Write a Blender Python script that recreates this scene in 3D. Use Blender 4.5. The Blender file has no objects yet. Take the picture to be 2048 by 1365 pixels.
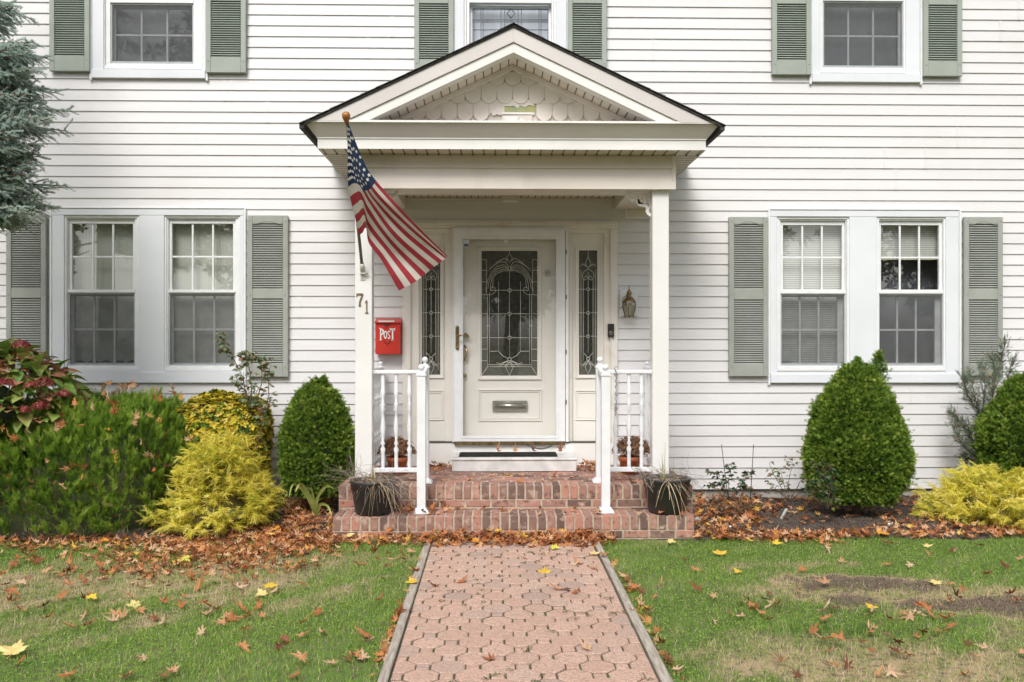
import bpy, math, random
import numpy as np
from mathutils import Vector, Matrix
random.seed(7); rng = np.random.default_rng(11)
R = math.radians
scene = bpy.context.scene
col = scene.collection

# ------------------------------------------------------------- camera model
F_PX, CAM, YAW = 1800.0, Vector((-0.15, -8.55, 1.54)), R(1.146)
FW = (math.sin(YAW), math.cos(YAW)); RT = (math.cos(YAW), -math.sin(YAW))
def at(px, py, Y):
    """photo pixel + world depth -> (X, Z) in metres"""
    u = (px-1024)/F_PX; v = (682.5-py)/F_PX
    dx = FW[0]+u*RT[0]; dy = FW[1]+u*RT[1]
    t = (Y-CAM.y)/dy
    return CAM.x+t*dx, CAM.z+t*v
def at3(px, py, Y):
    x, z = at(px, py, Y); return Vector((x, Y, z))
def gnd(px, py, z=0.0):
    u = (px-1024)/F_PX; v = (682.5-py)/F_PX
    t = (z-CAM.z)/v
    return CAM.x+t*(FW[0]+u*RT[0]), CAM.y+t*(FW[1]+u*RT[1])
def rect(x0, y0, x1, y1, Y):
    m = (x0+x1)/2
    return at(x0, y0, Y)[0], at(x1, y0, Y)[0], at(m, y1, Y)[1], at(m, y0, Y)[1]   # X0,X1,Z0,Z1

# ------------------------------------------------------------- materials
MATS = {}
def newmat(name):
    m = bpy.data.materials.new(name); m.use_nodes = True
    nt = m.node_tree; nt.nodes.clear()
    return m, nt
def N(nt, t, **kw):
    n = nt.nodes.new(t)
    for k, v in kw.items():
        if hasattr(n, k): setattr(n, k, v)
        else: n.inputs[k].default_value = v
    return n
def c4(c): return (c[0], c[1], c[2], 1)
def pm(name, c1, c2=None, scale=8, rough=.6, bump=0, bscale=60, metal=0, detail=4, spec=.5, lo=.35, hi=.65,
       c3=None, s3=2.5, f3=(.55,.75), stretch=(1,1,1), bstretch=(1,1,1), attr=None, ramp=None, transl=0, island=0, sheen=0):
    """principled surface; noise-mixed colours, optional large-scale stain c3, bump, per-vertex 'rnd' ramp and translucency"""
    if name in MATS: return MATS[name]
    m, nt = newmat(name); L = nt.links
    out = N(nt, 'ShaderNodeOutputMaterial'); b = N(nt, 'ShaderNodeBsdfPrincipled')
    b.inputs['Roughness'].default_value = rough; b.inputs['Metallic'].default_value = metal
    b.inputs['Specular IOR Level'].default_value = spec
    geo = N(nt, 'ShaderNodeNewGeometry')
    def noise(sc, st, det=detail):
        mp = N(nt, 'ShaderNodeMapping'); mp.inputs['Scale'].default_value = st
        L.new(geo.outputs['Position'], mp.inputs['Vector'])
        n = N(nt, 'ShaderNodeTexNoise'); n.inputs['Scale'].default_value = sc; n.inputs['Detail'].default_value = det
        L.new(mp.outputs[0], n.inputs['Vector']); return n.outputs['Fac']
    def remap(s, a, bb):
        r = N(nt, 'ShaderNodeMapRange'); r.inputs['From Min'].default_value = a; r.inputs['From Max'].default_value = bb
        L.new(s, r.inputs['Value']); return r.outputs[0]
    def mix(f, a, bb):
        x = N(nt, 'ShaderNodeMix', data_type='RGBA')
        if isinstance(f, (int, float)): x.inputs[0].default_value = f
        else: L.new(f, x.inputs[0])
        for s, i in ((a, 6), (bb, 7)):
            if isinstance(s, tuple): x.inputs[i].default_value = c4(s)
            else: L.new(s, x.inputs[i])
        return x.outputs[2]
    colr = None
    if ramp:
        cr = N(nt, 'ShaderNodeValToRGB'); e = cr.color_ramp.elements
        e[0].position = ramp[0][0]; e[0].color = c4(ramp[0][1]); e[1].position = ramp[-1][0]; e[1].color = c4(ramp[-1][1])
        for p, cc in ramp[1:-1]:
            q = e.new(p); q.color = c4(cc)
        if island: L.new(geo.outputs['Random Per Island'], cr.inputs[0])
        else:
            a = N(nt, 'ShaderNodeAttribute'); a.attribute_name = attr or 'rnd'; L.new(a.outputs['Fac'], cr.inputs[0])
        colr = cr.outputs[0]
        if c2:
            colr = mix(remap(noise(scale, stretch), lo, hi), colr, c2)
    elif c2: colr = mix(remap(noise(scale, stretch), lo, hi), tuple(c1), tuple(c2))
    if c3:
        colr = mix(remap(noise(s3, (1, 1, 1)), *f3), colr if colr is not None else tuple(c1), tuple(c3))
    if colr is not None: L.new(colr, b.inputs['Base Color'])
    else: b.inputs['Base Color'].default_value = c4(c1)
    if bump:
        bn = N(nt, 'ShaderNodeBump'); bn.inputs['Strength'].default_value = bump; bn.inputs['Distance'].default_value = .004
        L.new(noise(bscale, bstretch, 3), bn.inputs['Height']); L.new(bn.outputs[0], b.inputs['Normal'])
    if transl:
        t = N(nt, 'ShaderNodeBsdfTranslucent'); x = N(nt, 'ShaderNodeMixShader'); x.inputs[0].default_value = transl
        if colr is not None: L.new(colr, t.inputs['Color'])
        else: t.inputs['Color'].default_value = c4(c1)
        L.new(b.outputs[0], x.inputs[1]); L.new(t.outputs[0], x.inputs[2]); L.new(x.outputs[0], out.inputs['Surface'])
    else: L.new(b.outputs[0], out.inputs['Surface'])
    MATS[name] = m
    return m
def glassmat(name, refl=.12, tint=(.9,.92,.92), rough=.02, bump=0, bscale=30, dark=0):
    """thin pane: see-through with a mirror coat that strengthens at grazing angles"""
    m, nt = newmat(name); L = nt.links
    out = N(nt, 'ShaderNodeOutputMaterial'); t = N(nt, 'ShaderNodeBsdfTransparent'); t.inputs[0].default_value = c4(tint)
    g = N(nt, 'ShaderNodeBsdfGlossy'); g.inputs['Roughness'].default_value = rough
    lw = N(nt, 'ShaderNodeLayerWeight'); pw = N(nt, 'ShaderNodeMath', operation='POWER'); pw.inputs[1].default_value = 5
    L.new(lw.outputs['Facing'], pw.inputs[0])
    ad = N(nt, 'ShaderNodeMath', operation='ADD', use_clamp=True); ad.inputs[1].default_value = refl+.04
    L.new(pw.outputs[0], ad.inputs[0])
    x = N(nt, 'ShaderNodeMixShader'); L.new(ad.outputs[0], x.inputs[0]); L.new(t.outputs[0], x.inputs[1]); L.new(g.outputs[0], x.inputs[2])
    if bump:
        no = N(nt, 'ShaderNodeTexNoise'); no.inputs['Scale'].default_value = bscale
        geo = N(nt, 'ShaderNodeNewGeometry'); L.new(geo.outputs['Position'], no.inputs['Vector'])
        bn = N(nt, 'ShaderNodeBump'); bn.inputs['Strength'].default_value = bump; bn.inputs['Distance'].default_value = .003
        L.new(no.outputs[0], bn.inputs['Height']); L.new(bn.outputs[0], g.inputs['Normal'])
    L.new(x.outputs[0], out.inputs['Surface']); MATS[name] = m
    return m
def screenmat(name, c, open_):
    m, nt = newmat(name); L = nt.links
    out = N(nt, 'ShaderNodeOutputMaterial'); t = N(nt, 'ShaderNodeBsdfTransparent')
    d = N(nt, 'ShaderNodeBsdfDiffuse'); d.inputs[0].default_value = c4(c)
    x = N(nt, 'ShaderNodeMixShader')
    geo = N(nt, 'ShaderNodeNewGeometry'); no = N(nt, 'ShaderNodeTexNoise'); no.inputs['Scale'].default_value = 9; no.inputs['Detail'].default_value = 6
    L.new(geo.outputs['Position'], no.inputs['Vector'])
    mr = N(nt, 'ShaderNodeMapRange'); mr.inputs['From Min'].default_value = .3; mr.inputs['From Max'].default_value = .7
    mr.inputs['To Min'].default_value = 1-open_-.08; mr.inputs['To Max'].default_value = 1-open_+.08
    L.new(no.outputs[0], mr.inputs['Value']); L.new(mr.outputs[0], x.inputs[0])
    L.new(t.outputs[0], x.inputs[1]); L.new(d.outputs[0], x.inputs[2]); L.new(x.outputs[0], out.inputs['Surface'])
    MATS[name] = m; return m
def wavemat(name, ca, cb, scale, axis='Z', rough=.8, dist=0, lo=.2, hi=.8, transl=.0):
    m, nt = newmat(name); L = nt.links
    out = N(nt, 'ShaderNodeOutputMaterial'); b = N(nt, 'ShaderNodeBsdfPrincipled'); b.inputs['Roughness'].default_value = rough
    geo = N(nt, 'ShaderNodeNewGeometry'); w = N(nt, 'ShaderNodeTexWave', wave_type='BANDS', bands_direction=axis)
    w.inputs['Scale'].default_value = scale; w.inputs['Distortion'].default_value = dist
    L.new(geo.outputs['Position'], w.inputs['Vector'])
    cr = N(nt, 'ShaderNodeValToRGB'); e = cr.color_ramp.elements; e[0].position = lo; e[1].position = hi
    e[0].color = c4(ca); e[1].color = c4(cb); L.new(w.outputs['Fac'], cr.inputs[0]); L.new(cr.outputs[0], b.inputs['Base Color'])
    L.new(b.outputs[0], out.inputs['Surface']); MATS[name] = m; return m

# ------------------------------------------------------------- objects
ROOTLOC = {}
def root_of(o):
    while o.parent: o = o.parent
    return o
def tag(o, label=None, cat=None, group=None, kind=None):
    if label: o['label'] = label
    if cat: o['category'] = cat
    if group: o['group'] = group
    if kind: o['kind'] = kind
    return o
def thing(name, label, cat, loc, group=None):
    o = bpy.data.objects.new(name, None); col.objects.link(o); o.location = loc; o.empty_display_size = .1
    ROOTLOC[o.name] = Vector(loc)
    return tag(o, label, cat, group)
def part_empty(name, parent):
    o = bpy.data.objects.new(name, None); col.objects.link(o); o.parent = parent; return o
def link(name, me, parent=None, loc=None):
    """me holds world coordinates; they are made local to the thing's base"""
    o = bpy.data.objects.new(name, me); col.objects.link(o)
    if parent is not None:
        o.parent = parent; off = ROOTLOC.get(root_of(o).name, Vector((0, 0, 0)))
        if off.length > 0: me.transform(Matrix.Translation(-off))
    elif loc is not None:
        me.transform(Matrix.Translation(-Vector(loc))); o.location = loc; ROOTLOC[o.name] = Vector(loc)
    return o
class MB:
    def __init__(s): s.v = []; s.f = []; s.sm = []
    def add(s, vs, fs, smooth=False):
        n = len(s.v); s.v += [tuple(p) for p in vs]; s.f += [tuple(i+n for i in f) for f in fs]; s.sm += [smooth]*len(fs)
        return s
    def box(s, x0, x1, y0, y1, z0, z1):
        if x0 > x1: x0, x1 = x1, x0
        if y0 > y1: y0, y1 = y1, y0
        if z0 > z1: z0, z1 = z1, z0
        return s.add([(x0,y0,z0),(x1,y0,z0),(x1,y1,z0),(x0,y1,z0),(x0,y0,z1),(x1,y0,z1),(x1,y1,z1),(x0,y1,z1)],
                     [(0,3,2,1),(4,5,6,7),(0,1,5,4),(1,2,6,5),(2,3,7,6),(3,0,4,7)])
    def pxbox(s, x0, y0, x1, y1, Ya, Yb, Y=None):
        X0, X1, Z0, Z1 = rect(x0, y0, x1, y1, Ya if Y is None else Y); return s.box(X0, X1, Ya, Yb, Z0, Z1)
    def ring(s, X0, X1, Z0, Z1, l, r, b, t, Ya, Yb):
        """rectangular frame; side boards butt between head and sill"""
        s.box(X0, X1, Ya, Yb, Z1-t, Z1); s.box(X0, X1, Ya, Yb, Z0, Z0+b)
        s.box(X0, X0+l, Ya, Yb, Z0+b, Z1-t); s.box(X1-r, X1, Ya, Yb, Z0+b, Z1-t); return s
    def prism(s, poly, Ya, Yb):
        """poly: [(x,z)...] extruded in y"""
        n = len(poly)
        vs = [(x, Ya, z) for x, z in poly]+[(x, Yb, z) for x, z in poly]
        return s.add(vs, [tuple(range(n)), tuple(range(2*n-1, n-1, -1))]+[(i+n, (i+1) % n+n, (i+1) % n, i) for i in range(n)])
    def tube(s, pts, r, n=6, smooth=True, cap=True):
        pts = [Vector(p) for p in pts]; rs = r if isinstance(r, (list, tuple)) else [r]*len(pts)
        vs = []; up = Vector((0, 0, 1)); prev = None
        for i, p in enumerate(pts):
            d = (pts[min(i+1, len(pts)-1)]-pts[max(i-1, 0)])
            if d.length < 1e-9: d = Vector((0, 0, 1))
            d.normalize()
            a = (prev - d*prev.dot(d)) if prev is not None else d.cross(up if abs(d.z) < .9 else Vector((1, 0, 0)))
            if a.length < 1e-6: a = d.orthogonal()
            a.normalize(); prev = a; b = d.cross(a)
            for k in range(n):
                t = 2*math.pi*k/n; vs.append(p+(a*math.cos(t)+b*math.sin(t))*rs[i])
        fs = [(i*n+k, i*n+(k+1) % n, (i+1)*n+(k+1) % n, (i+1)*n+k) for i in range(len(pts)-1) for k in range(n)]
        if cap: fs += [tuple(range(n-1, -1, -1)), tuple(range((len(pts)-1)*n, len(pts)*n))]
        return s.add(vs, fs, smooth)
    def lathe(s, prof, c, n=16, smooth=True):
        """prof: [(r,z)] about a vertical axis through c=(x,y)"""
        vs = [(c[0]+r*math.cos(2*math.pi*k/n), c[1]+r*math.sin(2*math.pi*k/n), z) for r, z in prof for k in range(n)]
        fs = [(i*n+k, i*n+(k+1) % n, (i+1)*n+(k+1) % n, (i+1)*n+k) for i in range(len(prof)-1) for k in range(n)]
        return s.add(vs, fs, smooth)
    def ball(s, c, r, n=14, m=8, sz=1):
        prof = [(max(r*math.sin(math.pi*i/m), 1e-4), c[2]-sz*r*math.cos(math.pi*i/m)) for i in range(m+1)]
        return s.lathe(prof, (c[0], c[1]), n)
    def build(s, name, mat, parent=None, bevel=0, loc=None, seg=1):
        me = bpy.data.meshes.new(name); me.from_pydata(s.v, [], s.f)
        for m in (mat if isinstance(mat, (list, tuple)) else [mat]): me.materials.append(m)
        me.polygons.foreach_set('use_smooth', s.sm); me.update()
        o = link(name, me, parent, loc)
        if bevel:
            b = o.modifiers.new('Bevel', 'BEVEL'); b.width = bevel; b.segments = seg; b.limit_method = 'ANGLE'; b.angle_limit = R(50)
        return o
def fastmesh(name, V, Fc, mat, rnd=None, parent=None, loc=None, smooth=False):
    """V (n,3), Fc (m,k) uniform polygons, rnd per vertex"""
    me = bpy.data.meshes.new(name); V = np.ascontiguousarray(V, dtype=np.float32); Fc = np.ascontiguousarray(Fc, dtype=np.int32)
    n, (m, k) = len(V), Fc.shape
    me.vertices.add(n); me.vertices.foreach_set('co', V.ravel())
    me.loops.add(m*k); me.loops.foreach_set('vertex_index', Fc.ravel())
    me.polygons.add(m); me.polygons.foreach_set('loop_start', np.arange(0, m*k, k, dtype=np.int32))
    if smooth: me.polygons.foreach_set('use_smooth', np.ones(m, dtype=bool))
    me.update(calc_edges=True)
    if rnd is not None:
        a = me.attributes.new('rnd', 'FLOAT', 'POINT'); a.data.foreach_set('value', np.asarray(rnd, dtype=np.float32))
    for mm in (mat if isinstance(mat, (list, tuple)) else [mat]): me.materials.append(mm)
    return link(name, me, parent, loc)
def frames(D, roll=None, upv=(0, 0, 1)):
    """rotation matrices whose local Y follows D; local Z stays near upv, then rolled"""
    D = D/np.linalg.norm(D, axis=1, keepdims=True); m = len(D)
    U = np.tile(np.array(upv, float), (m, 1)) + rng.normal(0, .01, (m, 3))
    X = np.cross(D, U); X /= np.linalg.norm(X, axis=1, keepdims=True); Z = np.cross(X, D)
    if roll is not None:
        c, s = np.cos(roll)[:, None], np.sin(roll)[:, None]; X, Z = X*c+Z*s, Z*c-X*s
    return np.stack([X, D, Z], axis=2)
def inst(T, TF, P, M, S, rnd, jit=0):
    """instances of template verts T and faces TF -> V, F, rnd"""
    m, n = len(P), len(T)
    S = np.asarray(S, float).reshape(m, 1, -1)
    V = np.einsum('mij,mnj->mni', M, T[None]*S)+P[:, None, :]
    Fc = (TF[None]+(np.arange(m)*n)[:, None, None]).reshape(-1, TF.shape[1])
    r = np.repeat(rnd, n)
    if jit: r = r+rng.normal(0, jit, len(r))
    return V.reshape(-1, 3), Fc, np.clip(r, 0, 1)
def cat(parts):
    V, Fc, r, o = [], [], [], 0
    for v, f, q in parts: V.append(v); Fc.append(f+o); r.append(q); o += len(v)
    return np.concatenate(V), np.concatenate(Fc), np.concatenate(r)
_ph = np.random.default_rng(3).uniform(0, 6.28, (24, 2)); _dr = np.random.default_rng(4).normal(0, 1, (24, 3))
def fnoise(x, y, z=0, s=1.0, o=0):
    """cheap smooth noise about 0, roughly -1..1"""
    r = 0
    for i in range(8):
        d = _dr[(i+o) % 24]; f = s*(1+.6*i)
        r = r+np.sin((x*d[0]+y*d[1]+z*d[2])*f+_ph[(i+o) % 24, 0])/(1+.45*i)
    return r/2.2
# ============================================================= MATERIALS
M_sid = pm('vinyl_siding', (.715,.705,.715), (.675,.665,.675), 3.0, .45, .12, 25, bstretch=(.15,1,1), stretch=(.25,1,3), c3=(.635,.61,.595), s3=1.1, f3=(.55,.8))
M_trim = pm('window_trim', (.74,.765,.80), (.69,.715,.75), 2, .35, .05, 20)
M_white = pm('white_frame', (.80,.81,.82), (.74,.75,.76), 12, .3)
M_sash = pm('sash_vinyl', (.82,.84,.85), (.78,.80,.81), 20, .35)
M_graysash = pm('grey_sash', (.42,.45,.46), (.36,.39,.40), 20, .5)
M_cream = pm('porch_cream', (.755,.70,.64), (.69,.63,.57), 2.2, .5, .05, 30, c3=(.62,.57,.51), s3=2.5)
M_creamw = pm('porch_white', (.80,.79,.765), (.74,.73,.705), 3, .45, .05, 30)
M_fascia = pm('fascia_metal', (.655,.62,.60), (.60,.565,.545), 1.5, .35, .15, 3)
M_soffit = pm('soffit', (.72,.66,.58), (.64,.58,.50), 6, .6)
M_colm = pm('column_paint', (.765,.76,.75), (.72,.715,.70), 2, .4, .05, 14)
M_roof = pm('shingle', (.035,.033,.032), (.075,.07,.066), 30, .95, .8, 120)
M_sh_lo = pm('shutter_sage', (.345,.36,.33), (.305,.32,.29), 6, .55, .3, 90, bstretch=(1,1,.15))
M_sh_up = pm('shutter_green', (.34,.38,.335), (.31,.345,.305), 6, .55, .3, 90, bstretch=(1,1,.15))
M_door = pm('door_paint', (.82,.80,.755), (.78,.755,.705), 2, .4)
M_dframe = pm('door_frame', (.80,.77,.725), (.74,.70,.645), 3, .45, c3=(.62,.56,.46), s3=6, f3=(.6,.85))
M_brass = pm('old_brass', (.32,.24,.12), (.16,.115,.06), 20, .35, .2, 60, metal=.9)
M_gold = pm('polished_brass', (.65,.50,.24), (.5,.36,.16), 20, .2, metal=1)
M_nickel = pm('nickel', (.62,.60,.55), (.45,.43,.38), 20, .28, metal=1)
M_dark = pm('dark_room', (.03,.03,.032), (.045,.045,.05), 3, .9)
M_conc = pm('foundation', (.42,.41,.39), (.28,.27,.25), 8, .9, .4, 60)
M_came = pm('came', (.80,.79,.70), (.62,.61,.54), 20, .35)
G_win = glassmat('window_glass', .10, rough=.01)
G_winr = glassmat('window_glass_clear', .16, rough=.005)
G_storm = glassmat('storm_glass', .05, tint=(1,1,1), rough=.01)
S_scr = screenmat('insect_screen', (.13,.135,.14), .50)
SH_cell = wavemat('pleated_shade', (.50,.51,.44), (.62,.63,.56), 22, 'X', .9, 1.2)
SH_ven = wavemat('mini_blind', (.46,.46,.43), (.80,.79,.75), 15, 'Z', .6, .3, .25, .55)
SH_dark = pm('dark_curtain', (.12,.125,.14), (.22,.225,.245), 5, .95, .3, 30, stretch=(1,1,.5))
SH_film = pm('lace_film', (.62,.67,.75), (.48,.52,.60), 4, .9, stretch=(3,1,.5))

# ============================================================= HOUSE
HOUSE = thing('house', 'white clapboard two storey house with sage shutters and gabled front porch', 'house', (0, 0, 0))
HX0, HX1, HTOP = -7.2, 7.2, 5.75
# siding
ZL0 = at(1420, 978.4, 0)[1]; ZL1 = at(1420, 443.3, 0)[1]; NCO = 25; CH = (ZL1-ZL0)/NCO
DL, DH = -.0138, -.003
openings = []     # (x0,x1,z0,z1) world
def px_open(x0, y0, x1, y1): openings.append(rect(x0, y0, x1, y1, 0))
LW = [(128,431,278,741),(328,431,480,741)]; RW = [(1554,434,1699,741),(1754,434,1892,741)]
for f in LW+RW: px_open(*f)
px_open(207,-190,403,137); px_open(1640,-185,1812,143); px_open(930,-190,1110,139)
px_open(815,455,1228,900)
mb = MB()
def siding_piece(m, x0, x1, za, zb, c0, c1):
    """slanted face between heights za,zb of the course c0..c1, with its bottom lip if it starts there"""
    yy = lambda z: DL+(DH-DL)*(z-c0)/(c1-c0)
    ya, yb = yy(za), yy(zb); vs = [(x0,ya,za),(x1,ya,za),(x1,yb,zb),(x0,yb,zb)]; fs = [(0,1,2,3)]
    if za <= c0+1e-6:
        vs += [(x0,.0,za),(x1,.0,za)]; fs.append((0,4,5,1))
    m.add(vs, fs)
k = 0; z = ZL0
rs = random.Random(5)
seams = []
while z < HTOP:
    c0, c1 = z, z+CH
    # short course pieces: panels two courses tall with staggered seams
    if k % 2 == 0: cut = sorted(rs.uniform(HX0, HX1) for _ in range(5))
    bands = sorted({c0, c1} | {q for o in openings for q in (o[2], o[3]) if c0 < q < c1})
    for za, zb in zip(bands, bands[1:]):
        zm = (za+zb)/2; iv = [(HX0, HX1)]
        for o in openings:
            if o[2] < zm < o[3]:
                nv = []
                for a, b in iv:
                    if o[1] <= a or o[0] >= b: nv.append((a, b)); continue
                    if o[0] > a: nv.append((a, o[0]))
                    if o[1] < b: nv.append((o[1], b))
                iv = nv
        for a, b in iv:
            xs = [a]+[c for c in cut if a+.3 < c < b-.3]+[b]
            for i, (p, q) in enumerate(zip(xs, xs[1:])):
                siding_piece(mb, p, q, za, zb, c0, c1)
                if i and za == c0 and zb == c1: seams.append((p, c0, c1))
    z = c1; k += 1
WALLTOP = z
for x, a, b in seams:   # overlapping panel ends: a thin step
    mb.add([(x,DL-.0035,a),(x+.03,DL-.0006,a),(x+.03,DH-.0008,b),(x,DH-.0035,b),(x,DL+.002,a),(x,DH+.002,b)], [(0,1,2,3),(0,3,5,4)])
mb.build('siding', M_sid, HOUSE)
# body of the house behind the siding
mb = MB()
y1 = 8.0
def wallstrip(m, x0, x1, z0, z1): m.box(x0, x1, .004, .12, z0, z1)
xs = sorted({HX0, HX1} | {o[0] for o in openings} | {o[1] for o in openings})
for a, b in zip(xs, xs[1:]):
    zc = [(o[2], o[3]) for o in openings if o[0] < (a+b)/2 < o[1]]; zc.sort(); cur = ZL0
    for p, q in zc:
        if p > cur: wallstrip(mb, a, b, cur, p)
        cur = max(cur, q)
    wallstrip(mb, a, b, cur, WALLTOP)
mb.box(HX0, HX0+.12, .12, y1, ZL0, WALLTOP); mb.box(HX1-.12, HX1, .12, y1, ZL0, WALLTOP); mb.box(HX0, HX1, y1, y1+.12, ZL0, WALLTOP)
mb.box(HX0+.12, HX1-.12, .12, y1, ZL0, ZL0+.1); mb.box(HX0+.12, HX1-.12, .12, y1, 2.85, 2.95)
mb.box(HX0+.12, HX1-.12, 3.2, 3.3, ZL0+.1, 2.85)
mb.build('wall', pm('wall_paint', (.35,.34,.33), (.3,.29,.28), 3, .9), HOUSE)
MB().box(HX0+.03, HX1-.03, .02, y1, -.3, ZL0).build('foundation', M_conc, HOUSE)
# main roof above the picture
mb = MB(); ez = WALLTOP
mb.prism([(0,0)]*0 or [(HX0-.3,ez),(HX1+.3,ez),(HX1+.3,ez+.16),(HX0-.3,ez+.16)], -.38, y1+.4)
mb.add([(HX0-.35,-.42,ez+.16),(HX1+.35,-.42,ez+.16),(HX1+.35,y1/2,ez+2.4),(HX0-.35,y1/2,ez+2.4),(HX0-.35,y1+.45,ez+.16),(HX1+.35,y1+.45,ez+.16)],
       [(0,1,2,3),(3,2,5,4),(0,3,4),(1,5,2)])
mb.build('main_roof', M_roof, HOUSE)

# ------------------------------------------------------------- windows
def casing(W, outer, sill_y, head_y, side_in, mull=None, jx=5):
    """trim boards in pixels: outer rect, head bottom, sill top, inner edges of side casings, mullion"""
    x0, y0, x1, y1_ = outer
    X0, X1, Z0, Z1 = rect(x0, y0, x1, y1_, -.03); m = MB()
    zs = rect(x0, sill_y, x1, y1_, -.03)[3]; zh = rect(x0, head_y, x1, y1_, -.03)[3]
    xa = at(side_in[0], 0, -.03)[0]; xb = at(side_in[1], 0, -.03)[0]
    m.box(X0, X1, -.042, 0, Z0, zs); m.box(X0, X1, -.032, 0, zh, Z1)
    m.box(X0, xa, -.030, 0, zs, zh); m.box(xb, X1, -.030, 0, zs, zh)
    if mull:
        a = at(mull[0], 0, -.03)[0]; b = at(mull[1], 0, -.03)[0]; m.box(a, b, -.030, .02, zs, zh)
    o = m.build('casing', M_trim, W, .003)
    m = MB(); w = .022    # vinyl channels hugging the trim
    m.box(X0-w, X0-.002, -.036, 0, Z0-.02, Z1+.012); m.box(X1+.002, X1+w, -.036, 0, Z0-.02, Z1+.012); m.box(X0, X1, -.040, 0, Z1+.002, Z1+.014)
    m.build('channel', M_white, W, .002)
def plane(x0, x1, z0, z1, y, name, mat, parent):
    return MB().add([(x0,y,z0),(x1,y,z0),(x1,y,z1),(x0,y,z1)], [(0,1,2,3)]).build(name, mat, parent)
def muntins(m, X0, X1, Z0, Z1, ya, yb, nv=2, nh=1, w=.018):
    xs = [X0+(X1-X0)*(i+1)/(nv+1) for i in range(nv)]; zs = [Z0+(Z1-Z0)*(i+1)/(nh+1) for i in range(nh)]
    for x in xs: m.box(x-w/2, x+w/2, ya, yb, Z0, Z1)
    for z in zs:
        ed = [X0]+[q for x in xs for q in (x-w/2, x+w/2)]+[X1]
        for i in range(0, len(ed), 2): m.box(ed[i], ed[i+1], ya+.001, yb-.001, z-w/2, z+w/2)
def unit(W, F, upper, meet, lower, shade, blind=None, glass=G_win, grids=True, sidebar=0, screen=True):
    """one double-hung window. pixel rects: F frame, upper glass, lower screen opening; meet = (y top, y bottom)"""
    X0, X1, Z0, Z1 = rect(*F, -.02)
    ux0, ux1, uz0, uz1 = rect(*upper, .02); lx0, lx1, lz0, lz1 = rect(*lower, .0)
    m = MB(); m.ring(X0, X1, Z0, Z1, .022, .022, .03, .022, -.016, .10)
    m.ring(X0+.023, X1-.023, Z0+.031, Z1-.023, lx0-X0-.023, X1-.023-lx1, max(lz0-Z0-.031, .01), .012, -.004, .09)
    m.build('frame', M_white, W, .002)
    zm1 = rect(F[0], meet[0], F[2], F[3], 0)[3]; zm0 = rect(F[0], meet[1], F[2], F[3], 0)[3]
    a, b = lx0+.001, lx1-.001
    s = MB(); s.ring(a, b, zm0, Z1-.036, ux0-a, b-ux1, max(uz0-zm0, .02), Z1-.036-uz1, .018, .05)
    s.box(a, b, -.008, .017, zm0, zm1)
    if grids: muntins(s, ux0, ux1, uz0, uz1, .028, .046)
    s.build('upper_sash', M_white, W, .0025)
    plane(ux0, ux1, uz0, uz1, .037, 'pane', glass, W)
    s = MB(); w = .045
    s.ring(a, b, lz0+.002, zm0-.001, w*.55, w*.55+sidebar, w*.75, w*.6, .055, .085)
    if grids: muntins(s, a+w*.55, b-w*.55-sidebar, lz0+w*.75, zm0-w*.6, .06, .08)
    s.build('lower_sash', M_sash, W, .002)
    plane(a+w*.5, b-w*.5, lz0+w*.7, zm0-w*.5, .07, 'pane', glass, W)
    if screen:
        s = MB(); s.ring(a, b, lz0+.001, zm0-.002, .012, .012, .022, .012, .006, .016); s.build('screen_frame', M_graysash, W)
        plane(a+.01, b-.01, lz0+.02, zm0-.012, .011, 'insect_screen', S_scr, W)
    if blind is None: plane(X0-.02, X1+.02, Z0-.02, Z1+.02, .13, 'window_shade', shade, W)
    else: plane(X0-.02, X1+.02, at((F[0]+F[2])/2, blind, .13)[1], Z1+.02, .13, 'window_shade', shade, W)
    return X0, X1, Z0, Z1
W1 = part_empty('double_window', HOUSE)
casing(W1, (104,418,487,766), 745, 431, (128,480), (278,328))
unit(W1, LW[0], (144,448,266,580), (580,586), (136,586,270,734), SH_cell)
unit(W1, LW[1], (344,448,466,580), (580,586), (337,586,471,734), SH_cell)
W2 = part_empty('double_window', HOUSE)
casing(W2, (1541,421,1918,766), 748, 434, (1554,1892), (1699,1754))
unit(W2, RW[0], (1566,451,1684,580), (581,588), (1561,588,1691,734), SH_ven, sidebar=.03)
unit(W2, RW[1], (1762,451,1878,580), (581,588), (1757,588,1887,734), SH_ven, blind=517, glass=G_winr, sidebar=.03)
mb = MB(); mb.pxbox(1756,500,1890,741,.30,.31); mb.build('room_fill_panel', SH_dark, W2)  # panel added behind the pane to lift the black of the room to grey
mb = MB(); mb.pxbox(1762,515,1880,520,.120,.135); mb.build('blind_rail', pm('blind_rail', (.75,.70,.52)), W2)
mb = MB(); mb.pxbox(1561,709,1583,722,.100,.104); mb.build('paper_slip', pm('paper', (.62,.64,.60)), W2)
# dark panels painting the unlit room below the left shade's scalloped lace
mb = MB()
for i in range(5):
    xa = 148+i*26; pts = [at(xa+26*t/6, 727-6*math.sin(math.pi*t/6)**.7, .125) for t in range(7)]; mb.prism([at(xa,733,.125), at(xa+26,733,.125)]+pts[::-1], .118, .124)
mb.build('dark_gap_panel', M_dark, W1)
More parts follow.
